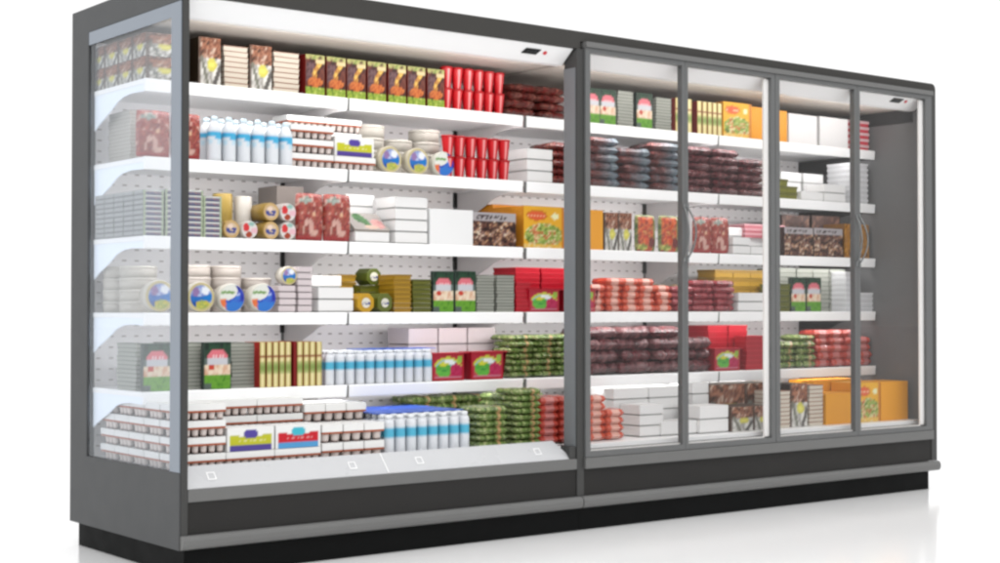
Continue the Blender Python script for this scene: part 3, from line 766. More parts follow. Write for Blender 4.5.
grid(lambda w, h, d, k: mk_pot(w*.5, h*.985), 446, 513, 2, 6, 2, 42, 'glossy red tapered pot', 'second shelf', 'pot', 'red pots on the second shelf', Y=.35, d=.062)
grid(g_white, 527, 553, 2, 1, 3, 34, 'flat white box', 'right of red pots, second shelf', 'box', 'white boxes on the second shelf', d=.17, jit=.01)
grid(bagf('meat_pack', a_darkred), 554, 582, 2, 1, 5, 42, 'dark red vacuum meat pack', 'second shelf', 'meat pack', 'meat packs by the divider, second shelf', d=.2)
grid(bagf('meat_pack', a_bluegrey), 589, 683, 2, 3, 6, 49, 'grey brown vacuum meat pack', 'second shelf', 'meat pack', 'grey brown meat packs', d=.2, counts=[6, 5, 6])
grid(bagf('meat_pack', a_maroon), 686, 768, 2, 3, 6, 46, 'maroon vacuum meat pack', 'second shelf', 'meat pack', 'maroon meat packs, second shelf', d=.2, counts=[6, 6, 5])
olive = lambda w, h, d, k: mk_plain('olive_tub', w, h*.96, d, (122, 122, 30), 'plast', .002, h*.3, (104, 104, 24))
grid(olive, 778, 797, 2, 2, 3, 20, 'olive green lidded tub', 'second shelf', 'tub', 'olive tubs, second shelf', d=.08, counts=[3, 2], hm=hm(20, 788, 2))
grid(g_white, 801, 846, 2, 2, 2, 18, 'flat white box', 'front, behind third door, second shelf', 'box', 'white boxes behind the third door', d=.12, counts=[1, 2], jit=.01)
grid(g_white, 780, 846, 2, 3, 4, 40, 'flat white box', 'back, behind third door, second shelf', 'box', 'white boxes behind the third door', Y=.5, d=.14, counts=[3, 3, 2], jit=.01, fill=.88)
grid(lambda w, h, d, k: mk_plain('white_tray', w, h*.95, d, (226, 226, 228), 'plast', .002, h*.4, (240, 240, 242)), 850, 868, 2, 1, 8, 41, 'white lidded tray by end wall', 'second shelf', 'tray', 'white trays by the end wall', d=.15)
# -------------------------------------------------- THIRD SHELF
slim = lambda w, h, d, k: mk_carton('slim_pack', w, h*.95, d, art_slim, (150, 156, 156), lambda u, v: (128, 130, 132) if v < .28 or abs(u-.5) > .44 else (178, 180, 180), (214, 214, 210), nu=14, nv=5)
grid(slim, 143, 164, 3, 1, 9, 46, 'slim blue and orange pack', 'behind side glass, third shelf', 'slim pack', 'slim packs on the third shelf', Y=.34, d=.085, rows=5, rowwords=('first', 'second', 'third', 'fourth', 'fifth'), jit=.012)
grid(slim, 165, 222, 3, 3, 9, 47, 'slim blue and orange pack', 'by the corner post, third shelf', 'slim pack', 'slim packs on the third shelf', Y=.34, d=.085, rows=1, jit=.012, counts=[9, 9, 8])
for (px, l, art, nm, lb) in ((231.5, 0, art_goldtub, (196, 160, 90), 'gold rimmed round tub, lower row, far left, third shelf'), (249.5, 0, art_redtub, (214, 206, 200), 'white and red round tub beside the gold one, lower left, third shelf'),
                             (271, 0, art_goldtub, (160, 130, 60), 'gold rimmed round tub, lower of the right pair, third shelf'), (288, 0, art_redtub, (200, 190, 186), 'white and red round tub, lower of the right pair, third shelf'),
                             (271, 1, art_goldtub, (160, 130, 60), 'gold rimmed round tub, upper of the right pair, third shelf'), (288, 1, art_redtub, (200, 190, 186), 'white and red round tub, upper of the right pair, third shelf')):
    r_ = hm(9.3, px, 3)
    one(mk_round('round_tub', r_, .14 if px > 260 else .06, art, nm), px, 3, .43 if px > 260 else .385, lb, 'tub', 'small round tubs on the third shelf', z=ZS[3]+.001+l*2*r_)
one(mk_can(hm(10, 227, 3, .48), hm(46, 227, 3, .48), (176, 148, 72)), 227, 3, .49, 'tall gold can standing behind the round tubs, third shelf', 'can')
one(mk_can(hm(9, 246, 3, .48), hm(44, 246, 3, .48), (214, 208, 200)), 247, 3, .49, 'tall white can standing behind the round tubs, third shelf', 'can')
one(mk_plain('grey_box', .12, hm(56, 285, 3, .6), .15, (150, 140, 134)), 290, 3, .62, 'grey brown box behind the round tubs, third shelf', 'box')
for px, wt in ((312, 'left'), (339.5, 'right')):
    one(mk_upbag(hw(27, px, 3), hm(48, px, 3), .05, art_meatbag, 5), px, 3, .385, 'red upright bag of meat, %s of two in the open section, third shelf' % wt, 'meat bag', 'red meat bags')
grid(g_white, 355, 390, 3, 1, 1, 11, 'flat white box under the ham tray', 'third shelf', 'box', 'white boxes on the third shelf', d=.12, jit=.01)
q = MB(); 
def mk_ham(w, h, d):
    mb = MB(); mb.box(-w/2, w/2, -d/2, d/2, 0, h, (176, 168, 160), skip='t'); mb.panel((-w/2, -d/2, h), (w, 0, 0), (0, d, 0), art_ham, 22, 18); return obj('ham_tray', mb, M['film'])
one(mk_ham(hw(35, 370, 3), .012, .12), 369, 3, .43, 'grey tray with leaf and ham picture tilted on a white box', 'tray', z=ZS[3]+.001+hm(11.5, 370, 3)+.034, rx=.62)
ham = bpy.context.scene.objects[-1] if False else None
grid(g_white, 345, 375, 3, 1, 4, 50, 'flat white box', 'behind the ham tray, third shelf', 'box', 'white boxes on the third shelf', Y=.52, d=.14, jit=.01)
grid(g_white, 395, 428, 3, 1, 4, 47, 'flat white box', 'tall stack, third shelf', 'box', 'white boxes on the third shelf', d=.15, jit=.01)
one(mk_plain('white_box', hw(43, 451, 3), hm(36, 451, 3), .12, (246, 246, 246), 'card', .008), 451.5, 3, .42, 'large blank white box beside the dark picture box, third shelf', 'box')
one(mk_carton('picture_box', hw(43, 494, 3), hm(34, 494, 3), .14, art_basket, (46, 30, 26), nu=30, nv=22), 494.5, 3, .43, 'dark brown picture box with grey title strip, open section, third shelf', 'box', 'dark picture boxes')
one(mk_carton('vegetable_box', hw(40, 545, 3), hm(42, 545, 3), .26, art_pizza, (216, 138, 24), (206, 134, 34), (224, 150, 40), 26, 26), 544, 3, .49, 'yellow box with red oval and vegetable picture, open section, third shelf', 'box')
one(mk_plain('orange_box', .16, hm(45, 500, 3, .62), .12, (214, 140, 32)), 507, 3, .66, 'plain orange box at the back behind the picture box, third shelf', 'box', 'plain orange boxes')
one(mk_plain('orange_box', hw(14, 595, 3), hm(40, 595, 3), .2, (240, 164, 36)), 596, 3, .46, 'plain orange box right of the divider post, third shelf', 'box', 'plain orange boxes')
for px, wt in ((611, 'left'), (625, 'right')):
    one(mk_carton('meat_carton', hw(13.5, px, 3), hm(38, px, 3), .12, art_meat, (40, 32, 26), (36, 30, 24)), px, 3, .42, 'narrow meat picture carton, %s of two, behind first door, third shelf' % wt, 'carton', 'narrow meat cartons')
for px, wt in ((647.5, 'left'), (671, 'right')):
    one(mk_upbag(hw(20, px, 3), hm(37, px, 3), .04, art_salad, 8, 'salad_bag'), px, 3, .38, 'orange red and green salad bag, %s of two, third shelf' % wt, 'salad bag', 'salad bags on the third shelf')
for px, wt in ((705, 'left'), (722.5, 'right')):
    one(mk_upbag(hw(17.5, px, 3), hm(37, px, 3), .045, art_meatbag, 9), px, 3, .385, 'red upright bag of meat, %s of two behind second door, third shelf' % wt, 'meat bag', 'red meat bags')
grid(g_white, 733, 768, 3, 2, 3, 26, 'flat white box', 'front, behind second door, third shelf', 'box', 'white boxes behind the second door', d=.12, counts=[2, 1], jit=.01, hm=hm(26, 750, 3))
grid(g_white, 724, 768, 3, 2, 4, 38, 'flat white box', 'back, behind second door, third shelf', 'box', 'white boxes behind the second door', Y=.5, d=.14, counts=[3, 2], jit=.01)
grid(lambda w, h, d, k: mk_plain('pink_tray', w, h*.95, d, (206, 120, 130), 'plast', .002, h*.4, (226, 170, 176)), 745, 785, 3, 2, 3, 17, 'pink lidded tray on a white box', 'third shelf', 'tray', 'pink trays, third shelf', Y=.48, d=.14, z=ZS[3]+.0015+hm(19, 760, 3), hm=hm(14, 760, 3))
for px, wt in ((799, 'left'), (828.5, 'right')):
    one(mk_carton('picture_box', hw(28.5, px, 3), hm(29, px, 3), .12, art_basket, (46, 30, 26), nu=26, nv=20), px, 3, .42, 'dark brown picture box with grey strip, %s front, behind third door' % wt, 'box', 'dark picture boxes')
for px, wt in ((796, 'left'), (826, 'right')):
    one(mk_carton('picture_box', hw(28.5, px, 3), hm(43, px, 3, .5), .12, art_basket_side, (46, 30, 26), nu=26, nv=20), px, 3, .57, 'taller dark brown picture box, %s at the back, behind third door' % wt, 'box', 'dark picture boxes')
row(lambda w: mk_carton('golden_carton', w, hm(34, 860, 3), .14, art_golden, (120, 80, 30)), 845, 870, 3, 3, lambda i: 'golden brown carton by the end wall, %s from left, third shelf' % ORD[i+1], 'carton', 'golden brown cartons', Y=.43, fill=.93)
# -------------------------------------------------- FOURTH SHELF
tubs(128, 165, 4, 1, 4, 47, 'behind side glass, fourth shelf', .50, rows=2)
one(mk_round('round_tub', hm(16.5, 155, 4), .06, art_bluetub, (214, 208, 196)), 160, 4, .385, 'blue and yellow lidded round tub behind the side glass, fourth shelf', 'tub', 'round tubs standing on edge, fourth shelf')
one(mk_round('round_tub', hm(15.5, 201, 4), .06, art_bluetub, (214, 208, 196)), 201, 4, .385, 'blue and yellow lidded round tub beside the corner post, fourth shelf', 'tub', 'round tubs standing on edge, fourth shelf')
for px, wt in ((232, 'left'), (263.5, 'right')):
    one(mk_round('round_tub', hm(14.6, px, 4), .06, art_halftub, (222, 218, 206)), px, 4, .385, 'white and deep blue lidded round tub, %s of two, fourth shelf' % wt, 'tub', 'round tubs standing on edge, fourth shelf')
tubs(186, 278, 4, 3, 4, 47, 'behind standing tubs, fourth shelf', .47, counts=[4, 4, 3], col=(218, 208, 200))
grid(g_pale, 279, 296, 4, 1, 4, 27, 'pale pink box under the small tub', 'fourth shelf', 'box', 'pale boxes on the fourth shelf', d=.12)
one(mk_round('round_tub', hm(9.5, 290, 4), .05, art_bluetub, (214, 208, 196)), 289, 4, .40, 'small blue lidded round tub on top of pale boxes, fourth shelf', 'tub', None, z=ZS[4]+.002+hm(27, 287, 4))
grid(g_pale, 298, 312, 4, 1, 7, 46, 'pale pink box in tall narrow stack', 'fourth shelf', 'box', 'pale boxes on the fourth shelf', d=.12)
grid(g_white, 318, 354, 4, 1, 2, 25, 'flat white box with rounded edges', 'fourth shelf', 'box', 'white boxes on the fourth shelf', d=.13, jit=.01)
grid(g_white, 311, 342, 4, 1, 3, 37, 'flat white box, back stack', 'fourth shelf', 'box', 'white boxes on the fourth shelf', Y=.5, d=.12, jit=.01)
gold = lambda w, h, d, k: mk_plain('gold_tub', w, h*.95, d, (176, 136, 34), 'plast', .002, h*.35, (152, 116, 26))
olv = lambda w, h, d, k: mk_plain('olive_tub', w, h*.95, d, (104, 106, 30), 'plast', .002, h*.35, (84, 88, 24))
grid(gold, 338, 356, 4, 1, 5, 38, 'gold lidded tub, far back stack', 'fourth shelf', 'tub', 'gold tubs', Y=.52, d=.12)
one(mk_oct(hm(19, 366, 4), hm(19, 366, 4), .1, (196, 152, 34)), 366, 4, .40, 'gold square tub with round label facing out, fourth shelf', 'tub', 'square tubs with round labels')
one(mk_oct(hm(17, 385, 4), hm(19, 385, 4), .1, (96, 104, 36)), 385, 4, .40, 'olive square tub with round label, lower one, fourth shelf', 'tub', 'square tubs with round labels')
grid(olv, 360, 392, 4, 2, 4, 27, 'olive lidded tub, behind labelled tubs', 'fourth shelf', 'tub', 'olive tubs, fourth shelf', Y=.47, d=.09)
one(mk_oct(hm(17, 375, 4), hm(17, 375, 4), .09, (86, 96, 30)), 374, 4, .52, 'olive square tub with round label, upper one, fourth shelf', 'tub', 'square tubs with round labels', z=ZS[4]+.002+hm(27, 376, 4, .47))
grid(gold, 394, 411, 4, 1, 8, 38, 'gold lidded tub, middle stack', 'fourth shelf', 'tub', 'gold tubs', d=.14)
grid(olv, 413, 431, 4, 1, 7, 33, 'olive lidded tub, stack by green packs', 'fourth shelf', 'tub', 'olive tubs, fourth shelf', d=.14)
for px, wt in ((443.5, 'left'), (465.5, 'right')):
    one(mk_carton('salad_carton', hw(20.5, px, 4), hm(41, px, 4), .02, art_soup, (50, 62, 56), nu=18, nv=26), px, 4, .375, 'upright green food pack with pink dome, %s, open section, fourth shelf' % wt, 'food pack', 'green food packs, fourth shelf')
grid(g_tray, 477, 495, 4, 1, 12, 37, 'grey food tray in left stack', 'fourth shelf', 'tray', 'grey trays, fourth shelf', d=.16)
grid(g_tray, 497, 515, 4, 1, 12, 37, 'grey food tray in right stack', 'fourth shelf', 'tray', 'grey trays, fourth shelf', d=.16)
redt = lambda w, h, d, k: mk_tray(w, h, d, (176, 16, 36), (206, 40, 58), 'red_tray')
grid(redt, 516, 590, 4, 3, 9, 44, 'red tray, back stacks by divider', 'fourth shelf', 'tray', 'red trays, fourth shelf', Y=.47, d=.17, rows=1)
grid(redt, 516, 531, 4, 1, 7, 30, 'red tray, narrow front stack', 'fourth shelf', 'tray', 'red trays, fourth shelf', Y=.36, d=.1)
for px, wt in ((546, 'left of the divider post'), (582, 'behind the divider post')):
    q = mk_fruit_tray(hw(33, px, 4), hm(22, px, 4), .07); one(q, px, 4, .385, 'red tray with apple and berry picture %s, fourth shelf' % wt, 'tray', 'fruit trays')
grid(bagf('sausage_pack', a_saus, .08), 589, 673, 4, 5, 5, 33, 'orange red sausage pack', 'fourth shelf', 'sausage pack', 'sausage packs, fourth shelf', d=.12, counts=[4, 5, 5, 5, 4])
grid(bagf('salami_pack', a_salami, .1), 674, 736, 4, 3, 5, 31, 'dark red salami pack', 'fourth shelf', 'salami pack', 'salami packs', d=.12, counts=[4, 5, 5])
row(lambda w: mk_bag('green_bag', w, .12, .12, a_green, 4), 655, 720, 4, 3, lambda i: 'green bag behind the red packs, %s from left, fourth shelf' % ORD[i+1], 'bag', 'green bags behind red packs', Y=.6)
grid(gold, 715, 768, 4, 3, 5, 42, 'gold lidded tub, behind second door', 'fourth shelf', 'tub', 'gold tubs', Y=.5, d=.12)
grid(g_white, 738, 768, 4, 1, 2, 19, 'flat white box behind second door', 'fourth shelf', 'box', 'white boxes on the fourth shelf', d=.13, jit=.01)
grid(olv, 778, 790, 4, 1, 5, 28, 'olive lidded tub, behind third door', 'fourth shelf', 'tub', 'olive tubs, fourth shelf', d=.12)
for px, wt in ((798.5, 'left'), (814, 'right')):
    one(mk_carton('salad_carton', hw(14.5, px, 4), hm(34, px, 4), .02, art_soup, (50, 62, 56), nu=16, nv=22), px, 4, .375, 'upright green food pack with pink dome, %s, behind third door' % wt, 'food pack', 'green food packs, fourth shelf')
grid(g_tray, 780, 846, 4, 4, 10, 43, 'grey food tray behind third door', 'fourth shelf', 'tray', 'grey trays, fourth shelf', Y=.45, d=.16)
grid(lambda w, h, d, k: mk_plain('white_tray', w, h*.95, d, (226, 226, 228), 'plast', .002, h*.4, (240, 240, 242)), 860, 873, 4, 1, 4, 19, 'white lidded tray by end wall', 'fourth shelf', 'tray', 'white trays by the end wall', d=.15)
grid(lambda w, h, d, k: mk_plain('white_tray', w, h*.95, d, (226, 226, 228), 'plast', .002, h*.4, (240, 240, 242)), 846, 858, 4, 1, 8, 40, 'white lidded tray, taller stack, end wall', 'fourth shelf', 'tray', 'white trays by the end wall', d=.15)
# -------------------------------------------------- FIFTH SHELF
grid(g_tray, 136, 150, 5, 1, 11, 47, 'grey food tray behind side glass', 'fifth shelf', 'tray', 'grey trays, fifth shelf', Y=.44, d=.17)
one(mk_carton('salad_carton', hw(28, 155, 5), hm(48, 155, 5), .022, art_soup, (50, 62, 56), nu=20, nv=28), 157, 5, .375, 'upright green food pack behind the side glass, fifth shelf', 'food pack', 'green food packs, fifth shelf')
one(mk_carton('salad_carton', hw(27, 217, 5), hm(47, 217, 5), .022, art_soup, (50, 62, 56), nu=20, nv=28), 217.5, 5, .375, 'upright green food pack right of the corner post, fifth shelf', 'food pack', 'green food packs, fifth shelf')
grid(g_tray, 172, 203, 5, 1, 12, 47, 'grey food tray by corner post', 'fifth shelf', 'tray', 'grey trays, fifth shelf', Y=.40, d=.17)
grid(g_tray, 204, 257, 5, 2, 12, 45, 'grey food tray, open section', 'fifth shelf', 'tray', 'grey trays, fifth shelf', Y=.40, d=.17)
row(lambda w: mk_carton('slim_carton', w, hm(45, 275, 5), .12, art_fan, (150, 36, 24), (150, 32, 26), (150, 110, 60), nu=8), 260, 292, 5, 5, lambda i: 'slim cream and green carton, %s from left in first set, fifth shelf' % ORD[i+1], 'carton', 'slim cartons, fifth shelf', Y=.42, fill=.84)
row(lambda w: mk_carton('slim_carton', w, hm(44, 310, 5), .12, art_fan, (150, 36, 24), (150, 32, 26), (150, 110, 60), nu=8), 297, 323, 5, 4, lambda i: 'slim cream and green carton, %s from left in second set, fifth shelf' % ORD[i+1], 'carton', 'slim cartons, fifth shelf', Y=.42, fill=.84)
one(mk_plain('red_card', .012, hm(45, 295, 5), .12, (130, 20, 20)), 295, 5, .42, 'dark red card between two sets of slim cartons, fifth shelf', 'card')
for rr, (yy, wd) in enumerate(((.366, 'front'), (.405, 'second'), (.444, 'third'), (.483, 'fourth'))):
    row(lambda w: mk_small_bottle(w*.5, hm(33.5, 375, 5)), 324, 432, 5, 11, lambda i: 'small white bottle, blue band, %s from left, %s row, fifth shelf' % (ORD[i+1], wd), 'bottle', 'small bottles, fifth shelf', Y=yy, fill=.82, Yx=.366)
X0, X1 = wx(356, .40, .61), wx(431, .40, .61)
o = bx('blue_cover_sheet', -(X1-X0)/2, (X1-X0)/2, -.055, .055, 0, .003, flat('blue_sheet', (48, 92, 190), .35), None, .001)
o.location = ((X0+X1)/2+.02, .448, ZS[5]+.0015+hm(33.5, 375, 5)); tag(o, 'blue sheet lying on the small bottles, fifth shelf', 'sheet')
grid(g_pale, 408, 496, 5, 3, 3, 50, 'pale pink box behind bottles', 'fifth shelf', 'box', 'pale boxes on the fifth shelf', Y=.56, d=.16, jit=.01, fill=.95)
for px, wt in ((450, 'left'), (489, 'right')):
    q = mk_fruit_tray(hw(35, px, 5), hm(27, px, 5), .08); one(q, px, 5, .40, 'red tray with apple and berry picture, %s of two, open section, fifth shelf' % wt, 'tray', 'fruit trays')
grid(bagf('salad_bag', a_green, .3), 512, 580, 5, 3, 7, 42, 'green salad bag', 'left of divider, fifth shelf', 'salad bag', 'green salad bags, fifth shelf', Y=.37, d=.16, counts=[7, 7, 7])
grid(bagf('meat_pack', a_maroon, .25), 589, 714, 5, 4, 4, 46, 'maroon vacuum meat pack', 'fifth shelf', 'meat pack', 'maroon meat packs, fifth shelf', d=.22, counts=[4, 4, 4, 3])
grid(redt, 708, 768, 5, 3, 8, 44, 'red tray behind second door', 'fifth shelf', 'tray', 'red trays, fifth shelf', Y=.45, d=.17, counts=[8, 8, 6])
grid(redt, 746, 768, 5, 1, 7, 34, 'red tray, front stack', 'fifth shelf', 'tray', 'red trays, fifth shelf', Y=.36, d=.08)
q = mk_fruit_tray(hw(28, 728, 5), hm(22, 728, 5), .06); one(q, 729, 5, .385, 'red tray with apple and berry picture behind the second door, fifth shelf', 'tray', 'fruit trays')
grid(bagf('salad_bag', a_green, .3), 779, 817, 5, 2, 5, 33, 'green salad bag', 'behind third door, fifth shelf', 'salad bag', 'green salad bags, fifth shelf', d=.14, counts=[4, 5])
grid(bagf('sausage_pack', a_saus2, .08), 817, 873, 5, 4, 5, 36, 'red and white sausage pack', 'fifth shelf', 'sausage pack', 'sausage packs, fifth shelf', d=.13, counts=[5, 5, 5, 4])
# -------------------------------------------------- BASE DECK
Z6 = ZS[6]+.001
yb = .058
for j in range(4):
    for L in range(4):
        pass
def ypile(x0, x1, n, Y, L, where, nc=6, d=.125, hh=yb):
    """multipacks on the base deck, placed in metres"""
    p = (x1-x0)/n; pr = None
    for c in range(n):
        for k in range(L):
            q = pr if pr and not pr.get('label') else None
            if pr is None: pr = q = mk_yog(p*.985, hh*.97, d*.98, nc)
            else: q = dup(pr)
            setp(q, x0+p*(c+.5), Y+d/2, Z6+hh*k, R.uniform(-.006, .006))
            s = 'white yoghurt multipack, '+ORD[k+1]+' layer up, '+(ORD[c+1]+' column, ' if n > 1 else '')+where
            tag(q, s, 'yoghurt pack', 'white yoghurt multipacks')
xa, xb = .035, wx(320, .11, .35)
ypile(xa, xb, 3, .10, 1, 'front row, base deck')
ypile(xa, xa+(xb-xa)/3, 1, .10, 3, 'front row by side glass') if False else None
p3 = (xb-xa)/3
for k in (1, 2, 3):
    q = mk_yog(p3*.985, yb*.97, .122, 6) if k == 1 else dup(yq)
    if k == 1: yq = q
    setp(q, xa+p3*.5, .1625, Z6+yb*k, 0); tag(q, 'white yoghurt multipack beside side glass, %s layer up, front row, base deck' % ORD[k+1], 'yoghurt pack', 'white yoghurt multipacks')
for c, (art, lb) in enumerate(((art_yog((196, 196, 44), (84, 70, 150), (84, 70, 160)), 'yoghurt pack with yellow and purple print, base deck'), (art_yog((206, 30, 44), (86, 160, 214), (70, 190, 210)), 'yoghurt pack with red and blue print, base deck'))):
    q = mk_yog(p3*.96, .083, .10, 6, art); setp(q, xa+p3*(1.5+c), .15, Z6+yb, 0); tag(q, lb, 'yoghurt pack')
ypile(xa, xb, 3, .23, 4, 'second row, base deck')
for j in range(3):
    for k in range(4):
        q = dup(yq); setp(q, xa+p3*.5, .42+.125*j, Z6+yb*k, 0); tag(q, 'white yoghurt multipack beside side glass, %s layer up, %s row, base deck' % (ORD[k+1], ORD[j+3]), 'yoghurt pack', 'white yoghurt multipacks')
for c in range(2):
    q = dup(yq); setp(q, xa+p3*(1.5+c), .42, Z6+yb*3.0, 0) if False else setp(q, xa+p3*(1.5+c), .42, Z6, 0); tag(q, 'white yoghurt multipack, hidden low third row, %s column, base deck' % ORD[c+2], 'yoghurt pack', 'white yoghurt multipacks')
# twin-cup packs
xc, xd = wx(321, .11, .35), wx(384, .11, .35)
def mk_twin(w, h, d):
    root = mk_yog(w, h, d, 2); root.name = 'twin_cup_pack'; return root
tw = (xd-xc)/3
tq = None
for rr in range(3):
    for c in range(3):
        for k in range((2, 3, 3)[rr]):
            q = mk_twin(tw*.95, .066, .12) if tq is None else dup(tq)
            if tq is None: tq = q
            setp(q, xc+tw*(c+.5), .165+.125*rr, Z6+.068*k, R.uniform(-.01, .01)); tag(q, 'white twin cup dessert pack, %s layer up, %s column, %s row, base deck' % (ORD[k+1], ORD[c+1], ('front', 'middle', 'rear')[rr]), 'dessert pack', 'twin cup packs')
# small bottles on the deck
hb = .158
for rr in range(6):
    yy = .125+.045*rr
    X0, X1 = wx(383, .125, .35), wx(469, .125, .35); p = (X1-X0)/8
    for i in range(8):
        q = mk_small_bottle(p*.42, hb) if rr == i == 0 else dup(bq)
        if rr == i == 0: bq = q
        setp(q, X0+p*(i+.5), yy, Z6, R.uniform(-3, 3)); tag(q, 'white bottle with blue band, %s from left, %s row, base deck' % (ORD[i+1], ORD[rr+1]), 'bottle', 'bottles on the base deck')
o = bx('blue_cover_sheet', -.3, .3, -.17, .17, 0, .003, bpy.data.materials['blue_sheet'], None, .001)
mbs = MB(); L_ = X1-X0; mbs.box(-L_/2, L_/2, -.18, .18, 0, .003, (48, 92, 190)); o.data = mbs.mesh('blue_cover_sheet', bpy.data.materials['blue_sheet'])
o.location = ((X0+X1)/2+.0, .345, Z6+hb+.0008); tag(o, 'large blue sheet lying on the bottles, base deck', 'sheet')
def mgrid(x0, x1, n, L, h, Y, d, make, desc, where, cat, group, counts=None, rows=1, jit=.03):
    p = (x1-x0)/n; ps = [make(p*.97, h, d*.97, k) for k in range(2)]; used = set()
    for rr in range(rows):
        for c in range(n):
            for k in range(counts[c] if counts else L):
                i = (c+k+rr) % 2; q = ps[i] if i not in used else dup(ps[i]); used.add(i)
                setp(q, x0+p*(c+.5)+R.uniform(-1, 1)*jit*.02, Y+d/2+d*rr, Z6+h*k, R.uniform(-jit, jit))
                s = desc+', '+ORD[k+1]+' layer up, '+(ORD[c+1]+' column, ' if n > 1 else '')+(('front', 'middle', 'rear')[rr]+' row, ' if rows > 1 else '')
                tag(q, s+where, cat, group)
    for i in range(2):
        if i not in used: 
            for ch in list(ps[i].children): bpy.data.objects.remove(ch)
            bpy.data.objects.remove(ps[i])
X = lambda px, Y=.12: wx(px, Y, .35)
mgrid(X(479), X(509), 1, 6, .028, .11, .16, bagf('salad_bag', a_green, .3), 'green salad bag', 'short front stack, base deck', 'salad bag', 'green salad bags, base deck')
mgrid(X(515), X(542), 1, 9, .026, .11, .16, bagf('salad_bag', a_green, .3), 'green salad bag', 'tall front stack, base deck', 'salad bag', 'green salad bags, base deck')
mgrid(X(412, .56), X(515, .56), 4, 6, .031, .56, .18, bagf('salad_bag', a_green, .3), 'green salad bag', 'back of base deck', 'salad bag', 'green salad bags, base deck', counts=[6, 6, 6, 6])
mgrid(X(498, .3), X(545, .3), 2, 7, .029, .29, .16, bagf('salad_bag', a_green, .3), 'green salad bag', 'middle of base deck', 'salad bag', 'green salad bags, base deck')
mgrid(X(542), X(582), 2, 6, .032, .13, .16, bagf('sausage_pack', a_saus2, .08), 'orange red sausage pack', 'left of divider, base deck', 'sausage pack', 'sausage packs, base deck')
mgrid(X(589), X(626), 2, 6, .032, .12, .16, bagf('sausage_pack', a_saus, .08), 'orange red sausage pack', 'right of divider, base deck', 'sausage pack', 'sausage packs, base deck', counts=[6, 4])
wb = g_white
mgrid(X(612, .3), X(682, .3), 2, 5, .052, .29, .18, wb, 'flat white box', 'middle row behind first door, base deck', 'box', 'white boxes, base deck', counts=[4, 4], jit=.006)
mgrid(X(640, .15), X(664, .15), 1, 3, .047, .15, .13, wb, 'flat white box', 'front left, first door, base deck', 'box', 'white boxes, base deck', jit=.006)
mgrid(X(665), X(683), 1, 1, .062, .14, .12, wb, 'flat white box', 'front right, first door, base deck', 'box', 'white boxes, base deck', jit=.006)
mgrid(X(685), X(702), 1, 1, .062, .14, .12, wb, 'flat white box', 'front left, second door, base deck', 'box', 'white boxes, base deck', jit=.006)
mgrid(X(590, .5), X(745, .5), 4, 4, .052, .49, .18, wb, 'flat white box', 'back row of base deck', 'box', 'white boxes, base deck', jit=.006)
mgrid(X(700), X(729), 1, 2, .062, .12, .14, wb, 'flat white box', 'beside meat cartons, base deck', 'box', 'white boxes, base deck', jit=.006)
mgrid(X(690, .3), X(706, .3), 1, 4, .055, .28, .16, wb, 'flat white box', 'middle row behind second door, base deck', 'box', 'white boxes, base deck', jit=.006)
def mcart(x0, x1, Y, z, hh, d, lb, top=(72, 60, 50)):
    q = mk_carton('meat_carton', x1-x0, hh, d, art_meat, (96, 72, 58), None, top, 20, 14); setp(q, (x0+x1)/2, Y+d/2, z, 0); tag(q, lb, 'carton', 'meat cartons on the base deck')
hc = .112
mcart(X(731), X(753), .12, Z6, hc, .16, 'meat carton with yellow badge, lower left behind second door, base deck')
mcart(X(754), X(769), .12, Z6, hc, .16, 'meat carton with yellow badge, lower right behind second door, base deck')
mcart(X(706, .3), X(743, .3), .29, Z6, .205, .16, 'taller meat carton with yellow badge, back left behind second door')
mcart(X(744, .3), X(775, .3), .29, Z6, .205, .16, 'taller meat carton, back right behind second door, base deck', (60, 52, 40))
mgrid(X(779), X(791), 1, 9, .0195, .12, .16, g_beige, 'beige tray with brown rim', 'left stack, third door, base deck', 'tray', 'beige trays, base deck')
q = mk_carton('meat_carton', X(809)-X(792), .205, .14, art_meat, (50, 40, 30), None, None, 14, 24); setp(q, (X(792)+X(809))/2, .20, Z6, 0); tag(q, 'tall upright meat carton between beige stacks, third door, base deck', 'carton', 'meat cartons on the base deck')
mgrid(X(810), X(824), 1, 10, .0195, .12, .16, g_beige, 'beige tray with brown rim', 'right stack, third door, base deck', 'tray', 'beige trays, base deck')
ob = lambda w, h, d, lb, x, Y, z=Z6: (lambda q: (setp(q, x, Y+d/2, z, 0), tag(q, lb, 'box', 'orange boxes, base deck')))(mk_plain('orange_box', w, h, d, (240, 164, 34), 'card', .002))
ob(X(856)-X(826), .150, .16, 'plain orange box in front behind third door, base deck', (X(856)+X(826))/2, .12)
ob(X(860, .3)-X(812, .3), .205, .16, 'wide orange box at the back behind third door, base deck', (X(860, .3)+X(812, .3))/2, .29)
q = mk_carton('vegetable_box', X(880)-X(857), .195, .16, art_pizza, (240, 164, 34), None, (236, 170, 50), 20, 22); setp(q, (X(880)+X(857))/2, .20, Z6, 0); tag(q, 'yellow box with vegetable picture behind the fourth door, base deck', 'box')
ob(X(908)-X(881), .195, .16, 'plain orange box nearest the right end wall, base deck', (X(908)+X(881))/2, .12)

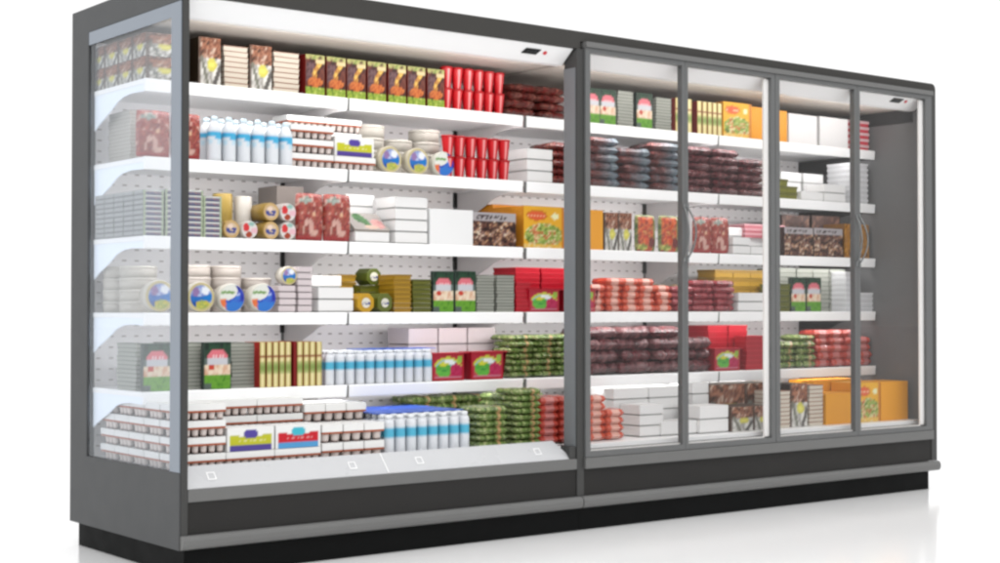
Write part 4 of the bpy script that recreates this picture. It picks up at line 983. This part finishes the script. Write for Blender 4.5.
# ================================================================== FLOOR, LIGHT, CAMERA
def floor():
    m, nt, bs = newmat('glossy_white_studio_floor')
    bs.inputs['Base Color'].default_value = (.93, .93, .93, 1)
    tc = nt.nodes.new('ShaderNodeTexCoord'); nz = nt.nodes.new('ShaderNodeTexNoise'); nz.inputs['Scale'].default_value = 3
    mr = nt.nodes.new('ShaderNodeMapRange'); mr.inputs[3].default_value = .10; mr.inputs[4].default_value = .16
    nt.links.new(tc.outputs['Object'], nz.inputs['Vector']); nt.links.new(nz.outputs['Fac'], mr.inputs[0]); nt.links.new(mr.outputs[0], bs.inputs['Roughness'])
    bs.inputs['Specular IOR Level'].default_value = .5
    mb = MB(); mb.quad([(-60, -60, 0), (60, -60, 0), (60, 60, 0), (-60, 60, 0)], (1, 1, 1, 1))
    o = obj('floor', mb, m); o['kind'] = 'structure'
    for p in o.data.polygons: p.use_smooth = False
floor()
w = bpy.data.worlds.new('World'); SC.world = w; w.use_nodes = True
bg = w.node_tree.nodes['Background']; bg.inputs[0].default_value = (1, 1, 1, 1); bg.inputs[1].default_value = 1.1
def area(name, loc, target, sx, sy, power, col=(1, 1, 1)):
    l = bpy.data.lights.new(name, 'AREA'); l.shape = 'RECTANGLE'; l.size = sx; l.size_y = sy; l.energy = power; l.color = col
    o = bpy.data.objects.new(name, l); o.location = loc
    o.rotation_euler = (Vector(target)-Vector(loc)).to_track_quat('-Z', 'Y').to_euler(); COL.objects.link(o); return o
area('key_softbox', (-1.5, -5.5, 5.5), (2.2, .3, .6), 4, 3, 120)
area('top_softbox', (2.5, -1.5, 6.0), (2.5, -1.5, 0), 8, 6, 200)
area('left_softbox', (-7, .5, 2.2), (0, .5, 1.0), 3, 3, 120)
area('canopy_lamp_open_fridge', (.9, .13, 1.905), (.9, .85, 1.80), 1.6, .02, 2.6, (1, .98, .96))
area('canopy_lamp_door_fridge', (2.95, .13, 1.905), (2.95, .85, 1.80), 2.2, .02, 3.4, (1, .98, .96))
for lev in range(1, 6):
    for x0, x1 in ((.04, .88), (.90, 1.75), (1.80, 2.94), (2.97, 4.08)):
        area('added_shelf_fill', ((x0+x1)/2, YF+.03, ZS[lev]-TH+.006), ((x0+x1)/2, .85, ZS[lev]-.22), x1-x0, .012, 1.3*(x1-x0), (1, .99, .985))  # unseen fill lights added under the shelves to brighten the interior
cam = bpy.data.cameras.new('camera'); co = bpy.data.objects.new('camera', cam); COL.objects.link(co); SC.camera = co
cam.sensor_fit = 'HORIZONTAL'; cam.sensor_width = 36; cam.lens = 36*F/1000; cam.clip_end = 500; cam.clip_start = .05
co.location = (CX, CY, CZ)
r2 = rt*math.cos(ROLL)+up*math.sin(ROLL); u2 = -rt*math.sin(ROLL)+up*math.cos(ROLL)
from mathutils import Matrix
co.rotation_euler = Matrix((r2, u2, -fw)).transposed().to_euler()
SC.view_settings.view_transform = 'Standard'; SC.view_settings.look = 'None'; SC.view_settings.exposure = 0; SC.view_settings.gamma = 1
SC.render.engine = 'CYCLES'; SC.cycles.use_denoising = True
SC.cycles.filter_width = 2.6
SC.cycles.max_bounces = 8; SC.cycles.transparent_max_bounces = 12
SC.render.film_transparent = False
